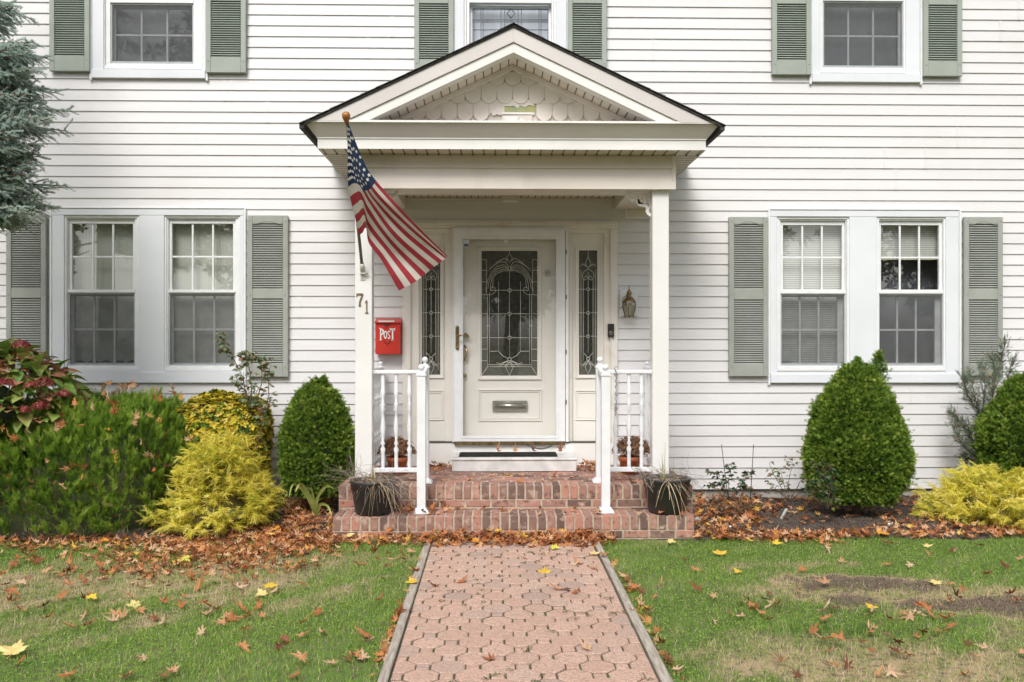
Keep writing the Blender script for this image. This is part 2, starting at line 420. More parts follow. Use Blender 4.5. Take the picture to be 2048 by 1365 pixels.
# upper windows
def upper_window(name, outer, F, opening, meet_y, shade, grids, casx, sill_y):
    W = part_empty(name, HOUSE)
    casing(W, outer, sill_y, F[1]-2, casx, None)
    u = (opening[0]+8, F[1]+14, opening[2]-8, meet_y-4)
    unit(W, F, u, (meet_y-4, meet_y+3), opening, shade, grids=grids, screen=grids)
    return W
upper_window('window', (184,-205,411,157), (205,-188,405,138), (221,7,387,128), 4, SH_dark, True, (207,405), 140)
upper_window('window', (1624,-200,1840,165), (1640,-183,1812,146), (1646,3,1807,136), 0, SH_dark, True, (1640,1812), 148)
W5 = upper_window('window', (909,-200,1133,160), (928,-185,1112,141), (939,8,1103,134), 4, SH_film, False, (928,1112), 142)
mb = MB()
def line(m, pts, Y, r=.003): m.tube([at3(x, y, Y) for x, y in pts], r, 4)
for x in (948,962,966,1002,1009,1036,1043,1078,1082,1096): line(mb, [(x,16),(x,128)], .062, .003)
for y in (20,40,44,60): line(mb, [(943,y),(1100,y)], .063, .003)
line(mb, [(1022,18),(1030,27),(1022,36),(1014,27),(1022,18)], .061, .004)
mb.build('leading', pm('lead', (.16,.18,.22), (.1,.12,.15), 20, .6), W5)

# ------------------------------------------------------------- shutters
def shutter(x0, y0, x1, y1_, lou, mat, arch=True, screws=()):
    """lou: list of (y top, y bottom) louvre fields"""
    S = part_empty('shutter', HOUSE); X0, X1, Z0, Z1 = rect(x0, y0, x1, y1_, -.035); m = MB(); w = (X1-X0)*.125
    zz = lambda y: rect(x0, y, x1, y1_, -.035)[3]
    m.box(X0, X0+w, -.062, -.022, Z0, Z1); m.box(X1-w, X1, -.062, -.022, Z0, Z1)
    ed = [Z1]+[zz(y) for l in lou for y in l]+[Z0]
    for i in range(0, len(ed), 2): m.box(X0+w, X1-w, -.0605, -.022, ed[i+1], ed[i])
    m.build('frame', mat, S, .003)
    lm = MB()
    for a, b in lou:
        za, zb = zz(a), zz(b); n = round((za-zb)/.0215); p = (za-zb)/n
        for i in range(n):
            z1_ = za-i*p
            if arch and a == lou[0][0] and i == 0: pass
            lm.add([(X0+w,-.058,z1_-p*.92),(X1-w,-.058,z1_-p*.92),(X1-w,-.040,z1_-p*.15),(X0+w,-.040,z1_-p*.15),
                    (X0+w,-.054,z1_-p*.99),(X1-w,-.054,z1_-p*.99),(X1-w,-.030,z1_-p*.40),(X0+w,-.030,z1_-p*.40)], [(0,1,2,3),(0,4,5,1),(4,7,6,5)])
        lm.box(X0+w, X1-w, -.026, -.023, zb, za)
    lm.build('louvres', mat, S)
    if arch:
        za = zz(lou[0][0]); n = 14; pts = [(X0+w+.004+(X1-X0-2*w-.008)*i/n, za-.004+.028*max(0, math.sin(math.pi*(i/n-.12)/.76)) ** 1.3 if .12 < i/n < .88 else za-.004) for i in range(n+1)]
        am = MB(); am.tube([(x, -.061, z) for x, z in pts], .0035, 5); am.build('arched_moulding', mat, S)
    sm = MB()
    for y in screws:
        for x in (X0+w*.5, X1-w*.5): sm.ball((x, -.063, zz(y)), .006, 8, 4)
    sm.build('screws', mat, S)
    return S
LO = [(448,580),(598,729)]; SC = (443,590,734)
shutter(15,430,94,752, [(447,578),(597,727)], M_sh_lo, True, SC); shutter(496,432,577,754, LO, M_sh_lo, True, SC)
shutter(1457,435,1535,753, [(449,579),(600,729)], M_sh_lo, True, SC); shutter(1926,435,2003,752, [(449,580),(600,729)], M_sh_lo, True, SC)
for x0, x1, yb, d in ((101,181,144,-6),(413,493,147,-3),(829,907,150,2),(1135,1213,150,2),(1543,1621,151,3),(1845,1922,154,5)):
    shutter(x0, -160+d, x1, yb, [(-142+d,-14+d),(7+d,120+d)], M_sh_up, True, (-148+d,d-5,127+d))

# ============================================================= PORCH
PORCH = part_empty('porch', HOUSE)
YF = -1.37      # rake / cornice face
YB = -1.15      # beam face
YG = -1.13      # gable face
pz = lambda px, py, Y: at(px, py, Y)
cx = at(1026, 0, YF)[0]
# columns
for a, b in ((710,744),(1305,1338)):
    X0, X1 = at(a,0,-1.12)[0], at(b,0,-1.12)[0]; w = X1-X0; zt = at(1024,377,YB)[1]
    m = MB(); m.box(X0, X1, -1.12, -1.12+w, .372, zt); pass
    m.build('column', M_colm, PORCH, .004)
# beam: lapped front
bx0, bx1 = at(697,0,YB)[0], at(1351,0,YB)[0]
zb = {y: at(1024, y, YB)[1] for y in (306,311,337,362,366,378)}
m = MB(); m.box(bx0+.03, bx1-.03, YB+.004, YB+.33, zb[378], zb[306])
for za, z1_ in ((zb[362],zb[337]),(zb[337],zb[311]-.0)):
    m.add([(bx0+.03,YB-.014,za),(bx1-.03,YB-.014,za),(bx1-.03,YB+.001,z1_),(bx0+.03,YB+.001,z1_),(bx0+.03,YB+.004,za),(bx1-.03,YB+.004,za)], [(0,1,2,3),(0,4,5,1)])
m.box(bx0, bx1, YB-.02, YB+.003, zb[378]-.004, zb[362])
m.box(bx0, bx0+.03, YB-.02, YB+.2, zb[362], zb[306]); m.box(bx1-.03, bx1, YB-.02, YB+.2, zb[362], zb[306])
m.build('beam', M_cream, PORCH, .002)
# side beams back to the wall
zbot = zb[378]
for sx in (-1, 1):
    m = MB()
    xo = bx1 if sx > 0 else bx0; xi = xo-sx*.36
    m.box(xo, xi, YB+.33, -.004, zbot, zb[306]) if sx else None
    for za, z1_ in ((zb[362],zb[337]),(zb[337],zb[306])):
        m.add([(xo+sx*.012,YB+.2,za),(xo+sx*.012,-.004,za),(xo+sx*.002,-.004,z1_),(xo+sx*.002,YB+.2,z1_)], [(0,1,2,3)])
    m.build('side_beam', M_cream, PORCH, .003)
# wall box under the right beam with its white frame
m = MB(); X0, X1, Z0, Z1 = rect(1250,386,1304,438,-.03); m.ring(X0, X1, Z0, Z1, .016, .016, .016, .01, -.05, -.02); m.build('beam_pocket_trim', M_creamw, PORCH)
MB().box(X0+.016, X1-.016, -.036, -.02, Z0+.016, Z1-.01).build('beam_pocket', M_cream, PORCH)
# ceiling
zc = at(1024, 397, -.02)[1]
cm = pm('ceiling_panel', (.68,.62,.54), (.6,.54,.47), 5, .6)
m = MB(); m.box(bx0+.362, bx1-.362, YB+.332, -.022, zc, zc+.02); m.build('ceiling', cm, PORCH)
m = MB(); n = 30
for i in range(n):
    x = bx0+.38+(bx1-bx0-.76)*i/(n-1)
    m.box(x-.004, x+.004, YB+.34, -.05, zc-.004, zc-.0005)
m.build('ceiling_seam', pm('seam', (.12,.11,.1)), PORCH)
m = MB(); m.box(bx0+.36, bx1-.36, -.05, -.021, zc-.018, zc-.004); m.build('ceiling_moulding', M_cream, PORCH)
# cornice: sloping crown + fascia, front and both sides, mitred at the corners
def skirt(m, top, bot, y_front_t, y_front_b, ztop, zbt):
    (xa, xb), (xc, xd) = top, bot
    m.add([(xa,y_front_t,ztop),(xb,y_front_t,ztop),(xd,y_front_b,zbt),(xc,y_front_b,zbt)], [(3,2,1,0)])
    m.add([(xb,y_front_t,ztop),(xb,-.002,ztop),(xd,-.002,zbt),(xd,y_front_b,zbt)], [(3,2,1,0)])
    m.add([(xa,y_front_t,ztop),(xa,-.002,ztop),(xc,-.002,zbt),(xc,y_front_b,zbt)], [(0,1,2,3)])
YT = YF-.085
z245 = at(1026,245,YT)[1]; z278 = at(1026,278,YF)[1]; z300 = at(1026,299,YF)[1]
fx0, fx1 = at(634,0,YF)[0], at(1413,0,YF)[0]; tx0, tx1 = at(608,0,YT)[0], at(1441,0,YT)[0]
m = MB(); skirt(m, (tx0,tx1), (fx0,fx1), YT, YF, z245, z278)
m.add([(tx0,YT,z245),(tx1,YT,z245),(tx1,-.01,z245),(tx0,-.01,z245)], [(0,1,2,3)])
m.build('crown_fascia', M_fascia, PORCH)
m = MB(); skirt(m, (fx0+.004,fx1-.004), (fx0+.004,fx1-.004), YF+.004, YF+.004, z278, z300)
m.build('fascia_band', M_creamw, PORCH)
m = MB(); m.box(tx0-.004, tx1+.004, YT-.006, YT, z245-.005, z245+.012); m.box(fx0+.001, fx1-.001, YF-.004, YF+.002, z278-.004, z278+.004); m.build('drip_edge', M_creamw, PORCH)
# soffit (flat, vented)
m = MB(); zs = z300+.006
m.box(fx0+.006, fx1-.006, YF+.006, YB-.001, zs, zs+.01); m.box(fx0+.006, bx0-.001, YB, -.004, zs, zs+.01); m.box(bx1+.001, fx1-.006, YB, -.004, zs, zs+.01)
m.build('soffit', M_soffit, PORCH)
m = MB(); n = 34
for i in range(n):
    x = fx0+.03+(fx1-fx0-.06)*i/(n-1); m.box(x-.005, x+.005, YF+.02, YB-.02, zs-.004, zs-.0005); m.add([(x-.012,YB-.021,zs-.001),(x+.012,YB-.021,zs-.001),(x+.004,YB-.02,zs-.018)], [(0,1,2)])
for k in range(13):
    y = YB+.04+k*.085
    for a, b in ((fx0+.02,bx0-.02),(bx1+.02,fx1-.02)): m.box(a, b, y-.003, y+.003, zs-.003, zs-.0005)
m.build('soffit_seam', pm('seam2', (.16,.14,.12)), PORCH)
# roof
YR = YF-.105
pk = at(1027, 50, YR); el = at(603, 249, YR); er = at(1446, 251, YR)
cx = pk[0]; hw = (er[0]-el[0])/2; zE = (el[1]+er[1])/2; zP = pk[1]
sl = (zP-zE)/hw; th = .014
m = MB()
for sx in (-1, 1):
    a = (cx+sx*hw, zE); b = (cx, zP)
    m.prism([a, b, (cx, zP-th*1.1), (cx+sx*hw, zE-th)], YR, -.0)
m.build('roof_sheathing', M_roof, PORCH)
m = MB(); rr = random.Random(2)
L = math.hypot(hw, zP-zE); nrow = 14
for sx in (-1, 1):
    for r_ in range(nrow):
        t0, t1 = r_/nrow, (r_+1)/nrow+.03
        y = YR-.012
        while y < -.02:
            w = rr.uniform(.12, .2); j = rr.uniform(-.006, .006)
            y2 = min(y+w, -.012)
            def P(t, h): x = cx+sx*(hw+.012)*(1-t); return (x, zE-.002+(zP-zE)*t+h)
            a = P(t0-.004, .011+j*.3); b = P(min(t1, 1), .006); a0 = P(t0-.004, .001)
            m.add([(a[0],y,a[1]),(b[0],y,b[1]),(b[0],y2,b[1]),(a[0],y2,a[1]),(a0[0],y,a0[1]),(a0[0],y2,a0[1])],
                  [(0,3,2,1) if sx > 0 else (0,1,2,3), (0,4,5,3), (0,1,4)])
            y = y2+.003
for i in range(9):
    y = YR-.015+i*.16
    m.add([(cx-.12,y,zP-.12*sl+.012),(cx,y,zP+.013),(cx+.12,y,zP-.12*sl+.012),(cx-.12,y+.18,zP-.12*sl+.012),(cx,y+.18,zP+.010),(cx+.12,y+.18,zP-.12*sl+.012)], [(0,1,4,3),(1,2,5,4)])
m.build('shingles', M_roof, PORCH)
# dark eave edge seen from below
for sx in (-1, 1):
    x = cx+sx*hw; MB().box(x-.02, x+.012, YR, -.02, zE-.035, zE-.004).build('eave_edge', M_roof, PORCH)
# raking boards: bands parallel to the roof
def rake(m, x_apex_z0, x_apex_z1, zc0, Ya, Yb):
    """band between two sloping lines meeting the centre at z0 (low) and z1 (high), cut off at height zc0"""
    for sx in (-1, 1):
        xo = (x_apex_z1-zc0)/sl; xi = (x_apex_z0-zc0)/sl
        xo = min(xo, hw-.02)
        zo = x_apex_z1-sl*xo
        poly = [(cx, x_apex_z0), (cx, x_apex_z1), (cx+sx*xo, zo), (cx+sx*xi, zc0)] if zo <= zc0+1e-4 else [(cx, x_apex_z0), (cx, x_apex_z1), (cx+sx*xo, zo), (cx+sx*xo, zc0), (cx+sx*xi, zc0)]
        if sx > 0: poly = poly[::-1]
        m.prism(poly, Ya, Yb)
za = at(1027,92,YF)[1]; zb1 = at(1027,112,YF)[1]; zb2 = at(1027,128,YG-.05)[1]
base = z245+.001
m = MB(); rake(m, za, zP-th*1.1-.002, base, YR+.012, YF+.02); m.build('rake_fascia', M_fascia, PORCH, .002)
m = MB(); rake(m, zb1, za-.001, base, YR+.026, YF+.03); m.build('rake_board', M_creamw, PORCH, .002)
# vented rake soffit between board and gable face
m = MB(); m2 = MB(); n = 17
for sx in (-1, 1):
    xo = (zb1-base)/sl
    m.add([(cx,YF+.03,zb1),(cx+sx*xo,YF+.03,base),(cx+sx*xo,YG,base),(cx,YG,zb1)], [(0,1,2,3) if sx < 0 else (3,2,1,0)])
    for i in range(n):
        x = xo*(i+.5)/n; w = .005
        m2.add([(cx+sx*(x-w),YF+.035,zb1-sl*(x-w)-.002),(cx+sx*(x+w),YF+.035,zb1-sl*(x+w)-.002),(cx+sx*(x+w),YG-.005,zb1-sl*(x+w)-.002),(cx+sx*(x-w),YG-.005,zb1-sl*(x-w)-.002)], [(0,1,2,3)])
        m2.add([(cx+sx*(x-.014),YG-.012,zb1-sl*x-.002),(cx+sx*(x+.014),YG-.012,zb1-sl*x-.002),(cx+sx*x,YG-.012,zb1-sl*x-.03)], [(0,1,2)])
m.build('rake_soffit', M_soffit, PORCH); m2.build('rake_soffit_seam', pm('seam2', (.16,.14,.12)), PORCH)
m = MB(); zf1 = zb1-.002; zf0 = zf1-.045; rake(m, zf0, zf1, base, YG-.03, YG-.001); m.build('gable_moulding', M_cream, PORCH, .002)
# gable face and fish-scale shingles
m = MB(); xo = (zf0-base)/sl; m.prism([(cx-xo,base),(cx+xo,base),(cx,zf0)], YG, YG+.03); 
m.build('gable_sheathing', pm('gable_backing', (.70,.64,.58), (.62,.57,.50), 5, .7), PORCH)
m = MB(); rr = random.Random(9)
sw = at(1058,0,YG)[0]-at(1026.5,0,YG)[0]; rows = [at(1026,q,YG)[1] for q in (173,208.5,243)]; rh = rows[0]-rows[1]
zhole = (at(1004,226,YG), at(1068,211,YG))
for ri, zr in enumerate(rows):
    off = [0, .5, 0][ri] ; n = 18
    for i in range(-n, n+1):
        xc = cx+(i+off)*sw; zt = zr+rh+.03; r = sw/2-.0015
        tilt = .010; y = lambda z: YG-.020+.014*(z-zr)/(zt-zr)
        lim = lambda x: zf0-sl*abs(x-cx)+.015
        arc = [(xc-r*math.cos(math.pi*k/10), zr+r*.92-r*.92*math.sin(math.pi*k/10)) for k in range(11)]
        if ri == 2 and (abs(xc-at(1020,0,YG)[0]) < sw*.55 or abs(xc-at(1051,0,YG)[0]) < sw*.55):
            continue
        if ri == 2 and abs(xc-at(988,0,YG)[0]) < sw*.4: arc = [(x, z+.045+.01*math.sin(9*x*10)) if z < zr+.03 else (x, z) for x, z in arc]
        if zr+r > lim(xc): 
            if zr > lim(xc)-.01: continue
        tops = [(xc+r, min(zt, lim(xc+r))), (xc-r, min(zt, lim(xc-r)))]
        if max(tops[0][1], tops[1][1]) < zr+r*.9: 
            continue
        poly = arc+[(tops[0][0], max(tops[0][1], zr+r*.92)), (tops[1][0], max(tops[1][1], zr+r*.92))] if min(tops[0][1], tops[1][1]) > zr+r*.92 else None
        if poly is None:
            poly = [(x, min(z, max(lim(x), zr))) for x, z in arc]+[(tops[0][0], max(min(tops[0][1], zt), zr)), (xc, min(zt, lim(xc))), (tops[1][0], max(min(tops[1][1], zt), zr))]
        j = rr.uniform(-.002, .002)
        m.add([(x, y(z)+j, z) for x, z in poly]+[(x, y(z)+.008, z) for x, z in poly], [tuple(range(len(poly)))]+[(q, q+len(poly), (q+1) % len(poly)+len(poly), (q+1) % len(poly)) for q in range(len(poly))])
# broken scale remains around the hole
def pp(L_, d=.0): return [(at(x,y,YG)[0], YG-.012-d, at(x,y,YG)[1]) for x, y in L_]
for L_ in ([(1004,226),(1008,238),(1018,243),(1034,242),(1036,230),(1050,232),(1066,226),(1064,240),(1052,243),(1042,236),(1036,243),(1004,243)],
           [(1004,200),(1068,200),(1068,214),(1058,211),(1050,216),(1040,212),(1035,218),(1028,213),(1015,214),(1004,213)]):
    p = pp(L_); m.add(p, [tuple(range(len(p)))])
m.build('fish_scale_shingles', pm('fish_scale', (.76,.71,.65), (.68,.63,.56), 4, .55, .1, 40, c3=(.56,.5,.42), s3=7, f3=(.6,.8)), PORCH)
MB().pxbox(1002,205,1071,226,YG-.006,YG-.001).build('exposed_sheathing', pm('old_sheathing', (.34,.42,.26), (.55,.50,.22), 9, .8), PORCH)
m = MB(); m.pxbox(1004,225,1069,229,YG-.02,YG-.013); m.pxbox(1006,231,1064,243,YG-.010,YG-.004); m.build('broken_lath', pm('torn_white', (.82,.82,.80)), PORCH)
# scroll brackets
def bracket(pxs, flip):
    m = MB(); X0, X1, Z0, Z1 = rect(*pxs, -1.02)
    def P(u, v):
        if flip: u = 1-u
        return (X0+(X1-X0)*u, Z0+(Z1-Z0)*v)
    def strip(c, w):
        n = len(c); lft, rgt = [], []
        for i, (u, v) in enumerate(c):
            a = c[max(i-1, 0)]; b = c[min(i+1, n-1)]; d = (b[0]-a[0], b[1]-a[1]); q = math.hypot(*d) or 1; nx, nz = -d[1]/q*w[i], d[0]/q*w[i]
            lft.append((u+nx, v+nz)); rgt.append((u-nx, v-nz))
        for i in range(n-1):
            m.prism([P(*lft[i]), P(*lft[i+1]), P(*rgt[i+1]), P(*rgt[i])], -1.03, -1.012)
    s1 = [(.02,.96),(.10,.80),(.20,.72),(.33,.78),(.40,.66),(.50,.55),(.64,.52),(.76,.47),(.84,.36),(.80,.26),(.86,.16),(.97,.04)]
    strip(s1, [.055,.075,.095,.075,.06,.085,.07,.06,.07,.07,.06,.03])
    sp = [(.62+.19*(1-t/13)*math.cos(t*.62+2.2), .72+.19*(1-t/13)*math.sin(t*.62+2.2)) for t in range(11)]
    strip(sp, [.042]*11)
    strip([(.5,.55),(.46,.66),(.47,.75)], [.05,.05,.04]); strip([(.62,.9),(.78,.93),(.9,.82),(.93,.6),(.90,.4)], [.04,.05,.05,.035,.03])
    strip([(.0,.975),(1,.975)], [.02,.02]); strip([(.985,0),(.985,1)], [.018,.018])
    m.build('scroll_bracket', M_creamw, PORCH)
bracket((1254,387,1304,436), False); bracket((745,378,796,428), True)

# ============================================================= ENTRANCE
ENT = part_empty('door_surround', HOUSE)
# header and jambs
m = MB(); X0, X1, Z0, Z1 = rect(805,442,1235,887,-.03)
zi = at(1020,458,-.03)[1]; xi0 = at(822,0,-.03)[0]; xi1 = at(1220,0,-.03)[0]
m.box(X0, X1, -.05, .0, zi, Z1); m.box(X0, xi0, -.048, .0, Z0, zi); m.box(xi1, X1, -.048, .0, Z0, zi)
m.box(X0+.02, X1-.02, -.062, -.0505, zi+.03, zi+.055)
m.box(xi1-.0, xi1+.012, -.06, -.0485, Z0, zi); m.box(xi0-.012, xi0, -.06, -.0485, Z0, zi)
m.build('casing', M_dframe, ENT, .003)
m = MB(); zj = at(1020,466,.0)[1]
for a, b in ((822,838),(890,906),(1137,1144),(1208,1220)): m.pxbox(a, 458, b, 887, -.03, .06)
m.build('jamb', M_dframe, ENT, .003)
m = MB(); m.pxbox(822,458,906,466,-.031,.05); m.pxbox(1137,458,1220,466,-.031,.05); m.build('head_jamb', M_dframe, ENT)
# kick board under doors
m = MB(); m.pxbox(857-50,887,1192+40,942,-.06,.0); 
o = m.build('kick_board', M_creamw, ENT, .004)
m = MB(); m.pxbox(838,883.5,905,886.5,-.062,.0); m.pxbox(1137,883.5,1216,886.5,-.062,0); m.build('threshold', pm('gap_line_dark', (.10,.09,.08)), ENT)  # dark strips painted in for the shaded gap line below the sidelights
def panelring(m, x0, y0, x1, y1_, w, Ya, Yb):
    X0, X1, Z0, Z1 = rect(x0, y0, x1, y1_, Ya); m.ring(X0, X1, Z0, Z1, w, w, w, w, Ya, Yb)
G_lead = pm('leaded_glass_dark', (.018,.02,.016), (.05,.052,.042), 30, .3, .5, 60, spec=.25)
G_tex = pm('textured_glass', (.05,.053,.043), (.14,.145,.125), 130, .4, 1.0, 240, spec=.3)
def sidelight(dx, mirror=False):
    S = part_empty('sidelight', HOUSE)
    f = (lambda x: 2021-x+dx) if mirror else (lambda x: x+dx)
    def q(a, b): return (min(f(a), f(b)), max(f(a), f(b)))
    m = MB(); a, b = q(1144,1208)
    gx = q(1158,1194.6)
    X0, X1, Z0, Z1 = rect(a, 466, b, 883, .02); gX0, gX1, gZ0, gZ1 = rect(gx[0], 501, gx[1], 750, .02)
    m.ring(X0, X1, Z0, Z1, gX0-X0, X1-gX1, gZ0-Z0, Z1-gZ1, .02, .05); m.build('panel', M_door, S)
    m = MB(); r = q(1151,1200); panelring(m, r[0], 494, r[1], 757, .013, .004, .019); r = q(1151,1201); panelring(m, r[0], 781, r[1], 841, .008, .010, .019)
    r = q(1155,1197); panelring(m, r[0], 786, r[1], 836, .004, .013, .019)
    m.build('moulding', M_door, S, .003)
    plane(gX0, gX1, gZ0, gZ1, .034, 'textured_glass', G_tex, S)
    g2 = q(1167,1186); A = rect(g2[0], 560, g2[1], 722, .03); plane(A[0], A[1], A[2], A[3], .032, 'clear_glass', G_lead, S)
    m = MB(); ln = lambda pts, rr_=.0028: line(m, [(f(x), y) for x, y in pts], .029, rr_)
    c = 1176.3
    for pts in ([(c,501),(c,515)],[(c,545),(c,706)],[(1167,557),(1167,722)],[(1186,557),(1186,722)],[(1162,540),(1162,740)],[(1191,540),(1191,740)]): ln(pts)
    for y in (579,626,673): ln([(1158,y),(1171,y)]); ln([(1182,y),(1194.6,y)])
    for y in (579,626,673,718):
        ln([(c+3.2*math.cos(t*math.pi/5), y+3.2*math.sin(t*math.pi/5)) for t in range(11)], .0032)
    # tulip top, heart, and lower fleur
    ln([(c,514),(c-5,526),(c,538),(c+5,526),(c,514)]); ln([(c,536),(c-8,528),(c-16,533),(c-12,528),(c-5,533)]); ln([(c,536),(c+8,528),(c+16,533),(c+12,528),(c+5,533)])
    ln([(c,538),(c-10,545),(c-12,555),(c-6,561),(c,556),(c+6,561),(c+12,555),(c+10,545),(c,538)]); ln([(c,556),(c-4,552),(c-8,556)]); ln([(c,556),(c+4,552),(c+8,556)])
    ln([(c,722),(c-6,735),(c,748),(c+6,735),(c,722)]); ln([(c-2,722),(c-10,730),(c-17,727),(c-12,733),(c-4,728)]); ln([(c+2,722),(c+10,730),(c+17,727),(c+12,733),(c+4,728)])
    ln([(1167,706),(c,716),(1186,706)])
    m.build('leading', M_came, S)
sidelight(0); sidelight(17.5, True)
# front door behind the storm door
D = part_empty('front_door', HOUSE)
X0, X1, Z0, Z1 = rect(921,462,1118,884,.02); gX0, gX1, gZ0, gZ1 = rect(963,502,1075,752,.02)
m = MB(); m.ring(X0, X1, Z0, Z1, gX0-X0, X1-gX1, gZ0-Z0, Z1-gZ1, .02, .06); m.build('slab', M_door, D)
m = MB(); panelring(m, 956, 494, 1083, 760, .022, .004, .019); panelring(m, 956, 779, 1084, 843, .012, .010, .019); panelring(m, 961, 784, 1079, 838, .005, .012, .019); m.build('moulding', M_door, D, .004)
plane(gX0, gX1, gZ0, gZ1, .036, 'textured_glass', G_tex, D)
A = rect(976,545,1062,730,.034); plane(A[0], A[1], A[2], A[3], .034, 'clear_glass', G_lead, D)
m = MB(); ln = lambda pts, rr_=.003: line(m, pts, .029, rr_); c = 1019
ln([(963,502),(1075,502),(1075,752),(963,752),(963,502)])
for s in (-1, 1):
    X = lambda d: c+s*d
    ln([(X(22),563),(X(22),703)]); ln([(X(40),585),(X(40),728)]); ln([(X(44),590),(X(44),734)]); ln([(X(46),520),(X(46),583)])
    ln([(X(40),652),(X(46),652)]); ln([(X(44),734),(X(56),752)]); ln([(X(0),730),(X(44),730)]); ln([(X(0),734),(X(44),734)])
    for y in (541,564,590,628,676,699,722): ln([(X(44),y),(X(56),y)])
    for y in (520,): ln([(X(46),y),(X(56),y)])
    for y in (581,628,676): ln([(X(4),y),(X(40),y)])
    ln([(X(22),703),(X(40),703)]); ln([(X(4),717),(X(14),712),(X(22),703)])
    # arching plumes over the field
    for d, e in ((0,0),(3,6),(7,12),(11,17)):
        ln([(X(2),537+e*.3),(X(12),530+e*.7),(X(26),534+e*.8),(X(37-d*.4),546+e*.6),(X(44-d),562+e*.3),(X(47-d*1.2),578)], .0026)
    ln([(X(47),578),(X(46),590),(X(36),590),(X(28),584),(X(29),576),(X(35),574),(X(38),579),(X(34),583)])
    ln([(X(2),534),(X(8),524),(X(18),524),(X(30),530),(X(41),540)]); ln([(X(3),522),(X(10),517),(X(20),522),(X(28),526)])
    ln([(X(2),722),(X(10),726),(X(20),733),(X(10),734),(X(2),724)]); ln([(X(4),722),(X(18),728),(X(26),726)])
ln([(c,508),(c-6,516),(c,526),(c+6,516),(c,508)]); ln([(c,502),(c,508)]); ln([(c,542),(c,715)])
for y in (537,581,628,676,719): ln([(c+3.5*math.cos(t*math.pi/5), y+3.5*math.sin(t*math.pi/5)) for t in range(11)], .0036)
ln([(c,724),(c-7,736),(c,751),(c+7,736),(c,724)])
m.build('leading', M_came, D)
m = MB(); panelring(m, 985, 802, 1055, 822, .012, -.006, .008); m.build('mail_slot', M_nickel, D, .003)
m = MB(); XX = rect(989,807,1051,817,-.004); 
m.tube([(XX[0],.004,(XX[2]+XX[3])/2),(XX[1],.004,(XX[2]+XX[3])/2)], .020, 10); m.build('mail_flap', M_nickel, D)
m = MB()
p = at3(931,671,-.02); m.tube([p+Vector((0,.03,0)), p+Vector((0,-.015,0))], .022, 12); m.tube([at3(929,691,-.01), at3(933,700,-.035), at3(932,712,-.04), at3(929,722,-.01)], [.008,.013,.013,.008], 8)
p = at3(930,751,-.01); m.tube([p+Vector((0,.03,0)), p+Vector((0,-.012,0))], .015, 10)
m.tube([at3(931,671,-.03), at3(936,669,-.035), at3(939,676,-.03)], .007, 6)
m.build('handle', M_gold, D)
m = MB(); c_ = at3(1094,546,.0)
m.tube([c_+Vector((.03*math.cos(t*math.pi/8),0,.03*math.sin(t*math.pi/8))) for t in range(17)], .0035, 6, cap=False); m.ball(c_, .012, 10, 6); m.build('peephole', M_nickel, D)
# storm door
S = part_empty('storm_door', HOUSE)
m = MB(); X0, X1, Z0, Z1 = rect(905,457,1137,884,-.07); m.ring(X0, X1, Z0, Z1, .012, .028, .001, .02, -.085, -.049); m.build('frame', M_white, S, .003)
m = MB(); X0, X1, Z0, Z1 = rect(908,461,1130,883,-.075); gx = rect(926,479,1112,872,-.075)
m.ring(X0, X1, Z0, Z1, gx[0]-X0, X1-gx[1], gx[2]-Z0, Z1-gx[3], -.092, -.062)
m.ring(gx[0]-.022, gx[1]+.022, gx[2]-.022, gx[3]+.022, .007, .007, .007, .007, -.0955, -.0925); m.build('leaf', M_white, S, .004)
plane(gx[0], gx[1], gx[2], gx[3], -.077, 'pane', G_storm, S)
m = MB(); m.pxbox(909,884,1130,891,-.095,-.06); m.build('threshold', M_brass, S, .002)
m = MB(); X = rect(911,655,918,697,-.10); m.box(X[0], X[1], -.103, -.092, X[2], X[3]); m.ball(((X[0]+X[1])/2,-.098,X[3]), (X[1]-X[0])/2, 10, 6); m.ball(((X[0]+X[1])/2,-.098,X[2]), (X[1]-X[0])/2, 10, 6)
m.tube([at3(914.5,673,-.1), at3(915,673,-.15), at3(922,671,-.16), at3(930,668,-.155), at3(936,675,-.15)], [.009,.008,.007,.006,.004], 8); m.build('lever_handle', M_brass, S, .002)
m = MB()
for a, b in ((500,545),(590,640),(700,760),(800,860)): m.pxbox(1131.5,a,1133.5,a+9,-.09,-.086)
m.build('hinge', pm('hinge_dark', (.1,.1,.1)), S)
m = MB(); m.pxbox(927,480,938,495,-.0795,-.0785); m.build('sticker', pm('sticker_white', (.7,.74,.78)), S)
m = MB(); m.pxbox(928,488,937,493.5,-.0805,-.0797); m.build('sticker_print', pm('sticker_dark', (.08,.16,.26)), S)
# ============================================================= GROUND
EDGE_Y = lambda x: (-1.55 if x > 0 else -1.62+.10*max(0, -x-1.4)*-.6)+.05*math.sin(x*3.1)+.03*math.sin(x*7.7+1)
M_soil = pm('soil_base', (.085,.10,.04), (.13,.115,.06), 6, .95, .5, 60)
tag(MB().add([(-300,-300,-.03),(300,-300,-.03),(300,300,-.03),(-300,300,-.03)],[(0,1,2,3)]).build('ground', M_soil), kind='structure')
def smooth(a, b, x): t = np.clip((x-a)/(b-a), 0, 1); return t*t*(3-2*t)
def ell(x, y, px, py, rx, ry, soft=.5):
    """soft elliptic patch whose centre is where the photo shows it on the lawn"""
    cx_, cy_ = gnd(px, py); d = np.sqrt(((x-cx_)/rx)**2+((y-cy_)/ry)**2)+.5*fnoise(x, y, 0, 2.6)+.55*fnoise(x, y, 0, 7, 4)+.4*fnoise(x, y, 0, 19, 9)
    return 1-smooth(1-soft, 1+soft, d)
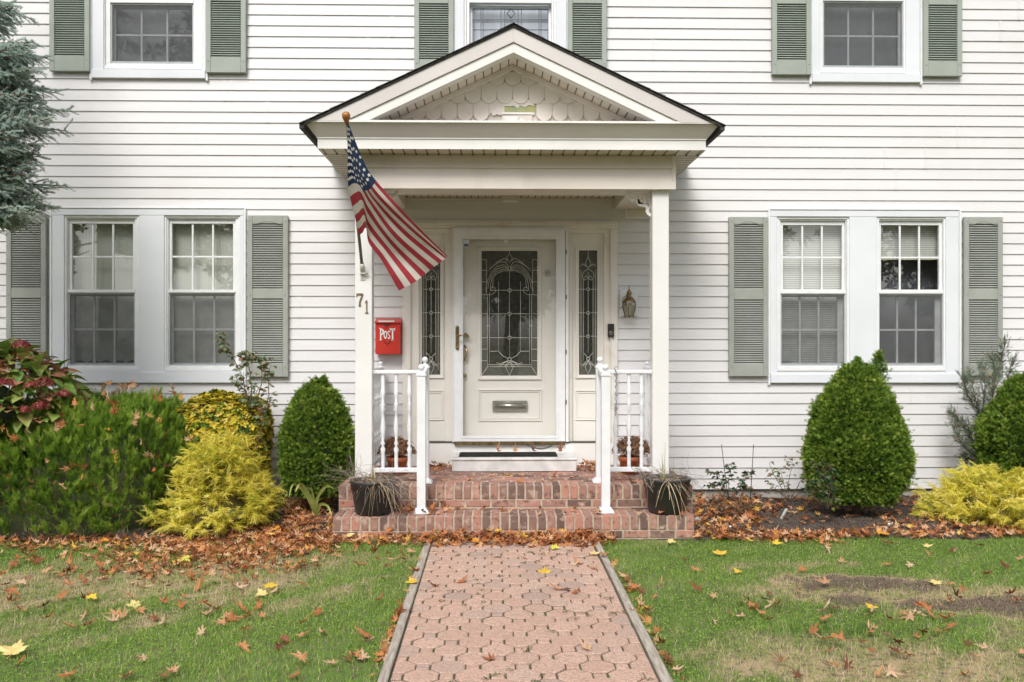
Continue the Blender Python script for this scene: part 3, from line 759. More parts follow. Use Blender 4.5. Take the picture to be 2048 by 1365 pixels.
def drymask(x, y):
    m = 1.05*ell(x, y, 170, 1165, 1.35, .55)
    m = np.maximum(m, .6*ell(x, y, 560, 1125, .9, .28)); m = np.maximum(m, .95*ell(x, y, 1850, 1345, 1.1, .42)); m = np.maximum(m, .7*ell(x, y, 1600, 1300, .4, .22))
    m = np.maximum(m, .8*ell(x, y, 1600, 1130, .45, .09)); m = np.maximum(m, .85*ell(x, y, 1880, 1188, 1.0, .36)); m = np.maximum(m, .6*ell(x, y, 60, 1240, .4, .12))
    m = np.maximum(m, .7*ell(x, y, 2300, 1300, .8, .5)); m = np.maximum(m, .8*ell(x, y, -300, 1250, .8, .6))
    return np.clip(m*(.82+.3*fnoise(x, y, 0, 11, 13))+.25*smooth(.3, 1.1, fnoise(x, y, 0, 3.3, 5)), 0, 1)
def baremask(x, y):
    m = ell(x, y, 1745, 1168, .36, .17); m = np.maximum(m, ell(x, y, 2000, 1210, .55, .16)); m = np.maximum(m, .95*ell(x, y, 1700, 1200, .2, .13)); m = np.maximum(m, .9*ell(x, y, 1830, 1180, .3, .07))
    return np.clip(m, 0, 1)
PX0, PX1 = gnd(843, 1105)[0]+.0, gnd(1211, 1110)[0]     # outer edges of the timber
def grid(x0, x1, y0, y1, st, fz, name, mat, fr=None):
    xs = np.arange(x0, x1+st, st); ys = np.arange(y0, y1+st, st); XX, YY = np.meshgrid(xs, ys)
    V = np.stack([XX, YY, fz(XX, YY)], -1).reshape(-1, 3); nx = len(xs)
    i, j = np.meshgrid(np.arange(nx-1), np.arange(len(ys)-1)); a = (j*nx+i).ravel()
    return fastmesh(name, V, np.stack([a, a+1, a+nx+1, a+nx], 1), mat, None if fr is None else fr(XX, YY).ravel(), smooth=True)
M_lawn = pm('lawn_soil', None, (.10,.085,.05), 22, .95, .9, 90, lo=.5, hi=.66, ramp=[(0,(.11,.17,.035)),(.45,(.22,.20,.09)),(.7,(.36,.27,.16)),(1,(.13,.09,.065))])
lawnz = lambda x, y: .008*fnoise(x, y, 0, 4.)-.004
def lr(x, y): return np.clip(.7*drymask(x, y), 0, .7)*(1-baremask(x, y))+baremask(x, y)
tag(grid(-6, PX0+.0, -9.4, -1.35, .05, lawnz, 'lawn', M_lawn, lr), kind='structure'); tag(grid(PX1, 6, -9.4, -1.35, .05, lawnz, 'lawn', M_lawn, lr), kind='structure')
M_mulch = pm('mulch', (.045,.032,.025), (.095,.072,.056), 45, .97, 1.0, 110, c3=(.14,.11,.085), s3=60, f3=(.6,.7))
def bz(x, y):
    e = np.minimum(1, np.maximum(0, (y+1.62)/.22)); return -.012+e*(.045+.014*fnoise(x, y, 0, 7)+.010*fnoise(x, y, 0, 31, 3)+.006*fnoise(x, y, 0, 75, 7))
tag(grid(-6, 6, -1.72, .05, .03, bz, 'mulch_bed', M_mulch), kind='structure')

# ------------------------------------------------------------- walk of octagon pavers
M_pave = pm('paver', None, (.36,.235,.18), 70, .9, .5, 160, lo=.47, hi=.60, detail=6, island=1, ramp=[(0,(.40,.26,.20)),(.25,(.52,.345,.27)),(.5,(.46,.29,.22)),(.75,(.50,.35,.28)),(.9,(.41,.29,.24)),(1,(.33,.25,.215))], c3=(.66,.52,.44), s3=150, f3=(.60,.66))
M_joint = pm('joint_sand', (.07,.058,.038), (.15,.12,.08), 9, .95, .5, 80, c3=(.045,.075,.02), s3=5, f3=(.5,.6))
A_ = .166; PIT = A_*math.sqrt(2); E_ = A_*.41421; wx0, wx1 = PX0+.055, PX1-.055; xm = (wx0+wx1)/2
m = MB(); rr = random.Random(3)
def clipx(poly, x, keep_less):
    out = []
    for i in range(len(poly)):
        a, b = poly[i], poly[(i+1) % len(poly)]; ia = (a[0] <= x) == keep_less or a[0] == x; ib = (b[0] <= x) == keep_less or b[0] == x
        if ia: out.append(a)
        if ia != ib: t = (x-a[0])/(b[0]-a[0]); out.append((x, a[1]+t*(b[1]-a[1])))
    return out
def paver(poly, z, g=.0042):
    poly = clipx(clipx(poly, wx0+.003, False), wx1-.003, True)
    if len(poly) < 3: return
    cx_ = sum(p[0] for p in poly)/len(poly); cy_ = sum(p[1] for p in poly)/len(poly)
    ar = abs(sum(poly[i][0]*poly[(i+1) % len(poly)][1]-poly[(i+1) % len(poly)][0]*poly[i][1] for i in range(len(poly))))/2
    if ar < 2e-4: return
    rad = math.sqrt(ar)/2; ta, tb = rr.gauss(0, .012), rr.gauss(0, .012)
    def off(q, g_): return [(cx_+(x-cx_)*(1-g_/rad), cy_+(y-cy_)*(1-g_/rad)) for x, y in q]
    bo, to = off(poly, g), off(poly, g+.004); n = len(poly)
    zz_ = lambda x, y: z+ta*(x-cx_)+tb*(y-cy_)
    vs = [(x, y, z-.03) for x, y in bo]+[(x, y, zz_(x, y)-.004) for x, y in bo]+[(x, y, zz_(x, y)) for x, y in to]
    fs = [tuple(range(2*n, 3*n))]+[(i, (i+1) % n, (i+1) % n+n, i+n) for i in range(n)]+[(i+n, (i+1) % n+n, (i+1) % n+2*n, i+2*n) for i in range(n)]
    m.add(vs, fs)
h = E_/2; o_ = A_/2
# rotated 45 deg: octagon with corners at (+-E/2.., ) whose diagonal flats touch the next row
q = A_/2/math.cos(math.pi/8)
y = -9.6; row = 0
while y < -1.6:
    x = xm-PIT*5+(PIT/2 if row % 2 else 0)
    while x < xm+PIT*5:
        w = .0022*fnoise(x, y, 0, 5)
        octo = [(x+q*math.cos(math.pi/8+k*math.pi/4), y+q*math.sin(math.pi/8+k*math.pi/4)) for k in range(8)]
        octo = [(x+(a-x)*math.cos(math.pi/8*0)-(b-y)*0, b) for a, b in octo]
        zj = .010+rr.uniform(-.0025, .0025)+.004*fnoise(x, y, 0, 2)
        s_ = E_/2
        # octagon plus the square tab on its right, one block
        tab = [(x+q*math.cos(math.pi/8), y-s_), (x+PIT-q*math.cos(math.pi/8), y-s_), (x+PIT-q*math.cos(math.pi/8), y+s_), (x+q*math.cos(math.pi/8), y+s_)]
        full = [octo[0]]+[(x+q*math.cos(math.pi/8+k*math.pi/4), y+q*math.sin(math.pi/8+k*math.pi/4)) for k in range(1, 8)]
        paver(full, zj); 
        paver([(a-.002, b) for a, b in tab], zj-rr.uniform(0, .002), .0042)
        x += PIT
    y += PIT/2; row += 1
# strong dark joints come from the bed of sand below
PATH = m.build('path', M_pave); tag(PATH, kind='structure')
tag(MB().box(wx0, wx1, -9.6, -1.5, -.028, .0035).build('path_bed', M_joint), kind='structure')
M_timber = pm('weathered_timber', (.46,.41,.35), (.27,.235,.195), 14, .85, .8, 30, stretch=(6,.5,6), bstretch=(8,.4,8))
for k, (a, b) in enumerate(((PX0, wx0), (wx1, PX1))):
    t = thing('timber_edging', ('weathered timber edging along the left side of the paver walk', 'weathered timber edging along the right side of the paver walk')[k], 'edging', ((a+b)/2, -4, 0), 'timber edging along the walk')
    mm = MB(); yy = -9.5
    for y2 in (-7.6, -5.45, -3.35, -1.75):
        mm.box(a+rr.uniform(0, .006), b-rr.uniform(0, .006), yy+.006, y2, -.03, .022+rr.uniform(-.004, .004)); yy = y2
    mm.build('timber', M_timber, t, .006)

# ------------------------------------------------------------- brick steps
M_brick = pm('brick', None, (.12,.075,.06), 28, .85, .7, 90, lo=.54, hi=.70, detail=6, island=1,
             ramp=[(0,(.11,.065,.055)),(.2,(.20,.12,.10)),(.4,(.31,.17,.135)),(.7,(.38,.20,.155)),(.92,(.46,.21,.15)),(1,(.20,.12,.105))], c3=(.46,.33,.26), s3=16, f3=(.54,.70))
M_mortar = pm('mortar', (.52,.44,.34), (.38,.31,.23), 20, .95, .7, 120)
STEP = thing('brick_steps', 'red brick front steps with two treads and tan mortar', 'steps', (0, -1, 0))
lx0, lx1 = at(664,1050,-1.57)[0], at(1390,1050,-1.57)[0]; ux0, ux1 = at(676,980,-1.27)[0], at(1387,980,-1.27)[0]
def tier(name, x0, x1, yf, yb_, top, bottom, rowdepth, surface):
    """rowlock nosing on the front, stretchers below it, flat bricks behind"""
    P_ = part_empty(name, STEP); rj = random.Random(int(top*1000)); m = MB(); b = .0725; g = .007
    mm = MB(); mm.box(x0+.006, x1-.006, yf+.006, yb_, bottom-.1, top-.006); mm.build('mortar', M_mortar, P_)
    n = round((x1-x0)/b); b = (x1-x0)/n
    for i in range(n):
        a = x0+i*b; j = rj.uniform(-.002, .002)
        m.box(a+g, a+b-g, yf-j, yf+rowdepth-g, top-.108, top+rj.uniform(-.001, .002))
    z = top-.116; k = 0
    while z > bottom-.05:
        z2 = z-.057; a = x0-(.1 if k % 2 else 0)
        while a < x1:
            p, q_ = max(a, x0)+g, min(a+.205, x1)-g
            if q_-p > .02: m.box(p, q_, yf+.001+rj.uniform(0, .002), yf+.10, max(z2, bottom-.06), z)
            a += .205
        # sides
        for sx, xs_ in ((0, x0), (1, x1)):
            yy = yf+.112
            while yy < yb_-.02:
                y2 = min(yy+.2, yb_); m.box(xs_+.001 if sx == 0 else xs_-.09, xs_+.09 if sx == 0 else xs_-.001, yy+g, y2-g, z2, z); yy = y2
        z = z2-.010; k += 1
    yy = yf+rowdepth
    r_ = 0
    while surface and yy < yb_-.03:
        y2 = min(yy+.098, yb_); a = x0-(.1 if r_ % 2 else 0)-.03*r_
        while a < x1:
            p, q_ = max(a, x0)+g, min(a+.2, x1)-g
            if q_-p > .02: m.box(p, q_, yy+g, y2-g, top-.105, top-.001+rj.uniform(-.002, .001))
            a += .2
        yy = y2; r_ += 1
    m.build('bricks', M_brick, P_, .006, seg=2)
tier('landing', ux0, ux1, -1.27, -.02, .37, .19, .2, True)
tier('lower_step', lx0, lx1, -1.57, -1.275, .18, -.02, .295, False)
# white door step and mat
t = thing('door_step', 'white painted wooden step below the front door', 'step', (.1, -.3, .37))
m = MB(); X0, X1, Z0, Z1 = rect(902,917,1155,944,-.51); m.box(X0+.008, X1-.008, -.50, -.065, .372, Z1-.02); m.box(X0, X1, -.51, -.065, Z1-.0195, Z1); m.build('tread', pm('step_paint', (.72,.71,.70), (.55,.54,.53), 8, .5, .2, 40), t, .004)
t = thing('door_mat', 'long narrow dark rubber mat on the white door step', 'mat', (at(1016,917,-.3)[0], -.3, Z1))
xa, xb = at(918,915,-.40)[0], at(1115,915,-.40)[0]; m = MB(); m.box(xa, xb, -.42, -.16, Z1+.001, Z1+.012)
for i in range(16): m.box(xa+.01, xb-.01, -.41+i*.0155, -.403+i*.0155, Z1+.0125, Z1+.015)
m.build('mat_body', pm('rubber', (.022,.021,.02), (.04,.038,.034), 30, .9, spec=.15), t)
MATZ = Z1+.016
m = MB(); m.tube([at3(1052+i*5, 889+8.5*math.sin(math.pi*i/11)**.8, -.12) for i in range(12)], .0035, 5)
m.tube([at3(1060+i*5, 890+9*math.sin(math.pi*i/9)**.7, -.14) for i in range(10)], .003, 5)
tag(m.build('cable', pm('black_plastic', (.02,.02,.02), rough=.4), loc=at3(1080,890,-.12)), 'thin black cable sagging under the front door threshold', 'cable')

# ============================================================= RAILINGS
M_rail = pm('rail_white', (.77,.785,.81), (.71,.72,.74), 7, .35, .08, 30)
BAL = lambda z0, z1: [(.0155,z0),(.0155,z0+.09*(z1-z0)),(.0155,z0+.16*(z1-z0)),(.022,z0+.20*(z1-z0)),(.009,z0+.235*(z1-z0)),(.020,z0+.26*(z1-z0)),(.009,z0+.29*(z1-z0)),(.015,z0+.34*(z1-z0)),(.022,z0+.42*(z1-z0)),(.015,z0+.52*(z1-z0)),(.0085,z0+.60*(z1-z0)),
                      (.021,z0+.625*(z1-z0)),(.010,z0+.65*(z1-z0)),(.022,z0+.675*(z1-z0)),(.009,z0+.70*(z1-z0)),(.014,z0+.76*(z1-z0)),(.021,z0+.815*(z1-z0)),(.0155,z0+.83*(z1-z0)),(.0155,z1)]
def railing(side, label):
    s = -1 if side == 'l' else 1
    px = dict(l=dict(col=744, post=850, fpost=843, bal=(766,792.5,819), side=761, sball=761),
              r=dict(col=1306, post=1199.7, fpost=1211, bal=(1231,1258,1283), side=1295, sball=1295))[side]
    yR = -1.05; xc = at(px['col'],0,yR)[0]; xp = at(px['post'],0,-1.12)[0]; xs_ = at(px['side'],0,-.14)[0]
    t = thing('porch_railing', label, 'railing', ((xc+xp)/2, yR, .37), 'railings beside the steps')
    zt = at(792,740.5,yR)[1]; zt0 = at(792,748.5,yR)[1]; zb1 = at(792,936,yR)[1]; zb0 = at(792,945,yR)[1]
    m = MB(); m.box(xc, xp, yR-.028, yR+.028, zt0, zt); m.build('top_rail', M_rail, t, .006)
    m = MB(); m.box(xc, xp, yR-.02, yR+.02, zb0, zb1); m.build('bottom_rail', M_rail, t, .004)
    m = MB(); m.box(xs_-.028, xs_+.028, yR+.06, -.16, zt0, zt); m.build('top_rail', M_rail, t, .006)
    m = MB(); m.box(xs_-.02, xs_+.02, yR+.06, -.16, zb0-.0, zb1); m.build('bottom_rail', M_rail, t, .004)
    proto = None; spots = [(at(b,0,yR)[0], yR) for b in px['bal']]+[(xs_, -.27-.105*i) for i in range(7)]
    for x, y in spots:
        if proto is None:
            mb_ = MB(); mb_.lathe(BAL(zb1, zt0), (0, 0), 10); me = bpy.data.meshes.new('baluster'); me.from_pydata(mb_.v, [], mb_.f); me.materials.append(M_rail)
            me.polygons.foreach_set('use_smooth', mb_.sm); me.transform(Matrix.Translation((0, 0, -.37))); proto = me
        o = bpy.data.objects.new('baluster', proto); col.objects.link(o); o.parent = t; o.location = (x-(xc+xp)/2, y-yR, 0)
    def post(x, y, w, z0, z1, flare, ballr, name='post'):
        m = MB(); m.box(x-w/2, x+w/2, y-w/2, y+w/2, z0+.004, z1)
        if flare:
            f = w/2+.028; a = w/2+.003
            m.add([(x-f,y-f,z0),(x+f,y-f,z0),(x+f,y+f,z0),(x-f,y+f,z0),(x-f,y-f,z0+.012),(x+f,y-f,z0+.012),(x+f,y+f,z0+.012),(x-f,y+f,z0+.012),(x-a,y-a,z0+.045),(x+a,y-a,z0+.045),(x+a,y+a,z0+.045),(x-a,y+a,z0+.045)],
                  [(0,1,5,4),(1,2,6,5),(2,3,7,6),(3,0,4,7),(4,5,9,8),(5,6,10,9),(6,7,11,10),(7,4,8,11)])
        o = m.build(name, M_rail, t, .003)
        m = MB(); c = w/2+.006; m.box(x-c, x+c, y-c, y+c, z1+.001, z1+.016); m.box(x-c+.01, x+c-.01, y-c+.01, y+c-.01, z1+.016, z1+.028)
        m.lathe([(.018,z1+.028),(.012,z1+.036),(.012,z1+.042)], (x, y), 12); m.ball((x, y, z1+.04+ballr), ballr, 14, 8)
        m.build('finial', M_rail, o)
    post(xp, -1.12, .066, .372, at(px['post'],736,-1.12)[1], True, .026)
    xf = at(px['fpost'],0,-1.42)[0]
    post(xf, -1.42, .069, .182, at(px['fpost'],752,-1.42)[1], True, .026)
    post(xs_, -.12, .05, .372, at(px['sball'],740,-.12)[1], False, .02)
    m = MB(); z = at(px['fpost'],760,-1.42)[1]; z2 = at(px['post'],746,-1.12)[1]; a = .024
    m.add([(xf-a,-1.385,z),(xf+a,-1.385,z),(xp+a,-1.155,z2),(xp-a,-1.155,z2),(xf-a,-1.385,z+.045),(xf+a,-1.385,z+.045),(xp+a,-1.155,z2+.045),(xp-a,-1.155,z2+.045)], [(0,3,2,1),(4,5,6,7),(0,1,5,4),(1,2,6,5),(2,3,7,6),(3,0,4,7)])
    m.build('hand_rail', M_rail, t, .005)
    return t
railing('l', 'white turned baluster railing and posts beneath the red mailbox'); railing('r', 'white turned baluster railing and posts with an elastic cord hooked on it')
m = MB()
ch = [at3(1232+1.2*math.sin(i*1.9), 742+i*3.6, -1.09) for i in range(24)]
m.tube([at3(1236,735,-1.09),at3(1230,733,-1.095),at3(1229,738,-1.095),at3(1232,742,-1.09)], .004, 6); m.tube(ch, .0055, 6)
m.tube([at3(1232,822,-1.09),at3(1234,828,-1.09),at3(1231,831,-1.09),at3(1228,828,-1.09)], .003, 6); m.ball(at3(1232,815,-1.09), .012, 8, 5)
tag(m.build('bungee_cord', pm('cord', (.12,.12,.13), (.5,.5,.5), 90, .6), loc=at3(1232,740,-1.09)), 'grey speckled elastic cord with hooks hanging from a white railing', 'cord')

# ============================================================= SMALL THINGS ON THE FRONT
# mailbox
M_red = pm('mailbox_red', (.62,.035,.022), (.52,.03,.02), 5, .35, .04, 30)
loc = at3(776,709,-.12); t = thing('mailbox', 'red metal mailbox with white POST lettering mounted beside the railing', 'mailbox', loc)
X0, X1, Z0, Z1 = rect(750,644,800,709,-.15); m = MB(); m.box(X0, X1, -.13, -.02, Z0, Z1-.012); m.build('box', M_red, t, .004)
m = MB(); m.add([(X0-.006,-.15,Z1-.014),(X1+.006,-.15,Z1-.014),(X1+.006,-.15,Z1+.0),(X0-.006,-.15,Z1+.0),(X0-.006,-.02,Z1-.014),(X1+.006,-.02,Z1-.014),(X1+.006,-.02,Z1+.034),(X0-.006,-.02,Z1+.034)], [(0,1,2,3),(3,2,6,7),(0,3,7,4),(1,5,6,2),(0,4,5,1),(4,7,6,5)])
m.build('lid', M_red, t, .003)
m = MB(); m.pxbox(757,641.5,789,644.5,-.153,-.151); m.build('name_slot', pm('plate_white', (.75,.75,.72)), t)
M_wl = pm('letter_white', (.85,.85,.83), rough=.5); M_bl = pm('emblem_dark', (.10,.035,.02), rough=.6)
def strokes(segs, x0, x1, z0, z1, Y, th=.002):
    """polygons given in a unit box"""
    m = MB()
    for sg in segs: m.prism([(x0+(x1-x0)*u, z0+(z1-z0)*v) for u, v in sg], Y-th, Y)
    return m
def arcp(cx_, cy_, rx, ry, rxi, ryi, a0, a1, n=10):
    A = [a0+(a1-a0)*i/n for i in range(n+1)]
    out = []
    for a, b in zip(A, A[1:]):
        out.append([(cx_+rx*math.cos(a), cy_+ry*math.sin(a)), (cx_+rx*math.cos(b), cy_+ry*math.sin(b)), (cx_+rxi*math.cos(b), cy_+ryi*math.sin(b)), (cx_+rxi*math.cos(a), cy_+ryi*math.sin(a))])
    return out
X = at(758.5,0,-.132)[0], at(790,0,-.132)[0]; Z = at(775,681,-.132)[1], at(775,657,-.132)[1]; Wd = X[1]-X[0]; pi = math.pi
def glyph(name, segs, u0, u1, v0, v1):
    strokes(segs, X[0]+Wd*u0, X[0]+Wd*u1, Z[0]+(Z[1]-Z[0])*v0, Z[0]+(Z[1]-Z[0])*v1, -.131).build(name, M_wl, t)
glyph('letter', [[(.18,.04),(.44,.04),(.40,1),(.18,1)],[(0,0),(.62,0),(.55,.07),(.05,.07)],[(0,.95),(.3,.9),(.3,1),(.0,1.05)]]+arcp(.4,.70,.6,.28,.30,.16,-pi/2,pi/2), 0, .30, 0, 1)
glyph('letter', arcp(.5,.5,.5,.5,.24,.33,0,2*pi,16), .28, .50, .12, .80)
glyph('letter', arcp(.5,.74,.5,.26,.22,.13,.3,pi*1.5,9)+arcp(.5,.26,.5,.26,.22,.13,-pi*.9,pi*.5,9), .52, .70, .10, .80)
glyph('letter', [[(.36,0),(.66,0),(.64,.95),(.38,.95)],[(0,.84),(1,.84),(1.08,1.06),(.9,.98),(.1,.98),(-.1,1.06)],[(0,.72),(.14,.84),(0,.95)],[(1,.72),(1.0,.95),(.86,.84)],[(.2,-.02),(.85,-.02),(.7,.06),(.33,.06)]], .68, 1.0, 0, 1)
cx_, cz_ = at(774,652,-.132)
m = MB()
m.box(cx_-.028, cx_+.028, -.133, -.1305, cz_-.002, cz_+.004); m.box(cx_-.024, cx_+.024, -.133, -.1305, cz_+.007, cz_+.011)
for u in (-.022,-.011,0,.011,.022): m.box(cx_+u-.002, cx_+u+.002, -.1328, -.1305, cz_+.0111, cz_+.019)
for s in (-1, 1): m.tube([(cx_+s*.006,-.131,cz_-.006),(cx_+s*.016,-.131,cz_-.016),(cx_+s*.006,-.131,cz_-.022)], .0025, 4)
cx_, cz_ = at(774.5,686,-.132)
for s in (-1, 1):
    m.tube([(cx_+s*.002,-.131,cz_-.012),(cx_+s*.014,-.131,cz_-.004),(cx_+s*.022,-.131,cz_+.012),(cx_+s*.034,-.131,cz_+.026)], [.003,.004,.004,.002], 5)
    for k in range(3): m.tube([(cx_+s*(.012+.008*k),-.131,cz_-.002+.010*k),(cx_+s*(.010+.012*k+.006),-.131,cz_-.010+.012*k)], .0022, 4)
m.tube([(cx_-.005,-.131,cz_-.02),(cx_+.005,-.131,cz_-.02),(cx_,-.131,cz_-.026)], .0025, 4)
m.build('emblem', M_bl, t)
# house numbers
M_num = pm('aged_bronze', (.17,.13,.065), (.30,.24,.14), 60, .45, .2, 90, metal=.6)
def number(name, segs, r4, label):
    X0, X1, Z0, Z1 = rect(*r4, -1.135); m = strokes(segs, X0, X1, Z0, Z1, -1.122, .007)
    tag(m.build(name, M_num, loc=((X0+X1)/2, -1.125, Z0), bevel=.0015), label, 'house number', 'bronze house numbers on the porch post')
number('house_number', [[(.0,.84),(.12,.84),(.2,.88),(1,.84),(1,1),(.06,1)],[(0,.74),(.10,.72),(.14,.84),(0,.84)],[(.80,.84),(1,.84),(.84,.62),(.66,.36),(.64,.0),(.36,.0),(.42,.34),(.58,.62)],[(.28,0),(.74,0),(.70,-.03),(.32,-.03)]], (712,587,726,612), 'bronze numeral 7 on the white porch post')
number('house_number', [[(.36,.04),(.66,.04),(.66,1),(.36,.96)],[(.1,0),(.92,0),(.92,.06),(.1,.06)],[(.06,.86),(.36,.90),(.36,.99),(.5,1)],[(.06,.80),(.36,.86),(.36,.90),(.06,.86)]], (729,601,737,627), 'bronze numeral 1 on the white porch post')
# doorbell
X0, X1, Z0, Z1 = rect(1215.5,648,1228,675,-.07); t = thing('doorbell', 'slim black and bronze doorbell on the door casing', 'doorbell', ((X0+X1)/2, -.065, Z0))
MB().box(X0, X1, -.078, -.05, Z0, Z1).build('housing', pm('bell_brown', (.035,.028,.024), rough=.3), t, .003)
MB().box(X0+.005, X1-.005, -.0795, -.0785, (Z0+Z1)/2+.005, Z1-.006).build('faceplate', pm('bell_black', (.008,.008,.008), rough=.12), t, .001)
c_ = Vector(((X0+X1)/2, -.079, Z0+.038)); m = MB(); m.tube([c_+Vector((.0125*math.cos(k*pi/8), 0, .0125*math.sin(k*pi/8))) for k in range(17)], .0022, 6, cap=False); m.build('button_ring', M_nickel, t)
m = MB(); m.ball(c_+Vector((0,-.001,.042)), .006, 10, 6); m.build('lens', pm('lens', (.01,.01,.015), rough=.05), t)
# wall lantern
lx, lz = at(1258,606,-.11); t = thing('wall_lantern', 'antique brass carriage lantern with curved glass beside the door', 'wall lamp', (lx, -.03, lz))
X0, X1, Z0, Z1 = rect(1240,580,1275,633,-.02); MB().box(X0, X1, -.036, -.02, Z0, Z1).build('mounting_block', M_white, t, .004)
zz = lambda y: at(1259,y,-.11)[1]; C = (lx, -.12)
m = MB(); m.lathe([(.003,zz(571)),(.005,zz(576)),(.003,zz(578)),(.012,zz(581)),(.022,zz(585)),(.026,zz(588)),(.018,zz(590)),(.020,zz(593)),(.045,zz(598)),(.055,zz(602)),(.062,zz(604)),(.06,zz(606)),(.05,zz(605))], C, 18)
m.build('cap', M_brass, t)
m = MB()
for k in range(6):
    a = k*pi/3+.3; r_ = lambda q: q
    pts = [(C[0]+q*math.cos(a), C[1]+q*math.sin(a), zz(y)) for q, y in ((.062,603),(.070,609),(.066,618),(.052,627),(.045,633))]; m.tube(pts, .0035, 5)
    m.tube([pts[-1], (C[0]+.048*math.cos(a), C[1]+.048*math.sin(a), zz(636))], [.004,.001], 5)
m.tube([(C[0]+.045*math.cos(k*pi/6), C[1]+.045*math.sin(k*pi/6), zz(632)) for k in range(13)], .004, 5, cap=False)
m.tube([(lx,-.036,zz(600)),(lx-.03,-.06,zz(611)),(lx-.02,-.09,zz(590)),(lx,-.12,zz(590))], .006, 6)
m.tube([(lx-.03,-.04,zz(592)),(lx-.055,-.05,zz(600)),(lx-.05,-.045,zz(612)),(lx-.075,-.03,zz(618))], .003, 5)
m.build('cage', M_brass, t)
m = MB(); m.lathe([(.060,zz(604)),(.067,zz(609)),(.063,zz(618)),(.049,zz(627)),(.043,zz(632))], C, 18); m.build('shade', glassmat('lamp_glass', .10, (.82,.80,.72), .08), t)
m = MB(); m.lathe([(.001,zz(631)),(.013,zz(631)),(.013,zz(618)),(.018,zz(613)),(.010,zz(607)),(.001,zz(606))], C, 10); m.build('bulb', pm('bulb_glass', (.7,.66,.55), rough=.3), t)
# ceiling lamp
X0, X1, Z0, Z1 = rect(1001,389,1040,404,-.62); t = thing('ceiling_light', 'small square glass porch light under the ceiling', 'ceiling lamp', ((X0+X1)/2, -.62, zc))
m = MB()
def frust(m, x0, x1, y0, y1_, z, x2, x3, y2, y3, z2): m.add([(x0,y0,z),(x1,y0,z),(x1,y1_,z),(x0,y1_,z),(x2,y2,z2),(x3,y2,z2),(x3,y3,z2),(x2,y3,z2)], [(0,1,5,4),(1,2,6,5),(2,3,7,6),(3,0,4,7),(4,5,6,7)])
m.box(X0-.008, X1+.008, -.71, -.53, zc-.016, zc-.001); m.build('base', M_nickel, t, .002)
m = MB(); frust(m, X0, X1, -.70, -.54, zc-.016, X0+.02, X1-.02, -.68, -.56, Z0); m.build('glass_shade', pm('frosted', (.50,.49,.45), rough=.25), t)
# flag pole, bracket, flag
pb = at3(725,540,-1.155); pt = at3(693,240,-1.90)
t = thing('flagpole', 'angled pole with wooden ball finial clamped to the porch post', 'flagpole', pb)
m = MB(); m.tube([pb, pb.lerp(pt, .25), pt], [.0125,.0125,.011], 10); m.build('pole', pm('pole_wood', (.20,.17,.15), (.12,.10,.085), 20, .5), t)
dirp = (pt-pb).normalized()
m = MB(); m.lathe([(.014,-.03),(.02,-.02),(.017,-.012),(.024,0),(.03,.02),(.031,.035),(.026,.052),(.012,.06),(.001,.061)], (0, 0), 16)
rot = dirp.to_track_quat('Z', 'Y').to_matrix(); m.v = [tuple(rot @ Vector(v)+pt) for v in m.v]; m.build('finial', pm('varnish', (.42,.17,.05), (.32,.12,.035), 30, .25), t)
m = MB(); a, b, c_, d_ = rect(719,531,732,560,-1.125); m.box(a+.008, b-.01, -1.129, -1.121, c_, d_)
m.tube([pb-dirp*.04, pb+dirp*.06], .019, 12); m.tube([pb+Vector((-.02,.0,-.03)), pb+Vector((.045,.01,-.03))], .008, 8); m.tube([pb+Vector((0,.03,-.02)), pb], .014, 8)
for y in (535, 556): m.ball(at3(725,y,-1.131), .006, 8, 5)
m.build('bracket', pm('bracket_white', (.72,.71,.68), (.45,.42,.38), 30, .35, metal=.3), t)
# flag surface: rows v (hoist, top to bottom) x columns u (fly)
Uc = [0, .2, .35, .45, .7, 1.0]; Vc = [0, .25, .54, .77, 1.0]
GR = [[(118,165),(135,185),(255,470),(372,618),(560,825),(802,1068)],
      [(120,330),(152,362),(235,545),(318,668),(530,880),(782,1088)],
      [(125,597),(162,572),(207,592),(262,694),(430,930),(683,1163)],
      [(168,790),(196,768),(230,742),(262,830),(400,1010),(590,1237)],
      [(200,925),(224,905),(247,876),(262,972),(350,1092),(470,1303)]]
DP = [[0,-.02,-.02,.02,.0,.04],[0,-.02,-.05,-.02,.03,.0],[0,-.03,-.09,-.03,.02,.03],[0,-.03,-.08,.0,.04,.0],[0,-.03,-.07,.02,.05,.02]]
def crom(p, xs, t):
    n = len(xs); i = max(0, min(n-2, next((k for k in range(n-1) if t <= xs[k+1]), n-2))); h_ = xs[i+1]-xs[i]; s = (t-xs[i])/h_
    def tan(k):
        if k == 0: return (p[1]-p[0])/(xs[1]-xs[0])
        if k == n-1: return (p[-1]-p[-2])/(xs[-1]-xs[-2])
        return (p[k+1]-p[k-1])/(xs[k+1]-xs[k-1])
    a, b = p[i], p[i+1]; s2, s3 = s*s, s*s*s
    return a*(2*s3-3*s2+1)+tan(i)*h_*(s3-2*s2+s)+b*(-2*s3+3*s2)+tan(i+1)*h_*(s3-s2)
def poleY(py): return pb.y+(pt.y-pb.y)*(540-py)/300
def flagp(u, v, d=0):
    rows_ = [[np.array([a/3.413+660, b/3.413+200, dd]) for (a, b), dd in zip(r1, r2)] for r1, r2 in zip(GR, DP)]
    cv = [crom(r_, Uc, u) for r_ in rows_]; p = crom(cv, Vc, v)
    y0 = poleY(crom([np.array([r_[0][1]]) for r_ in rows_], Vc, v)[0])
    rip = .012*math.sin(v*14+u*5)*min(1, u*2)+.008*math.sin(u*22+v*4)*min(1, u*2)
    Y = y0*(1-.55*u)+(-1.62)*.55*u+p[2]+rip-d-.045
    return at3(p[0], p[1], Y)
NU, NV = 60, 78
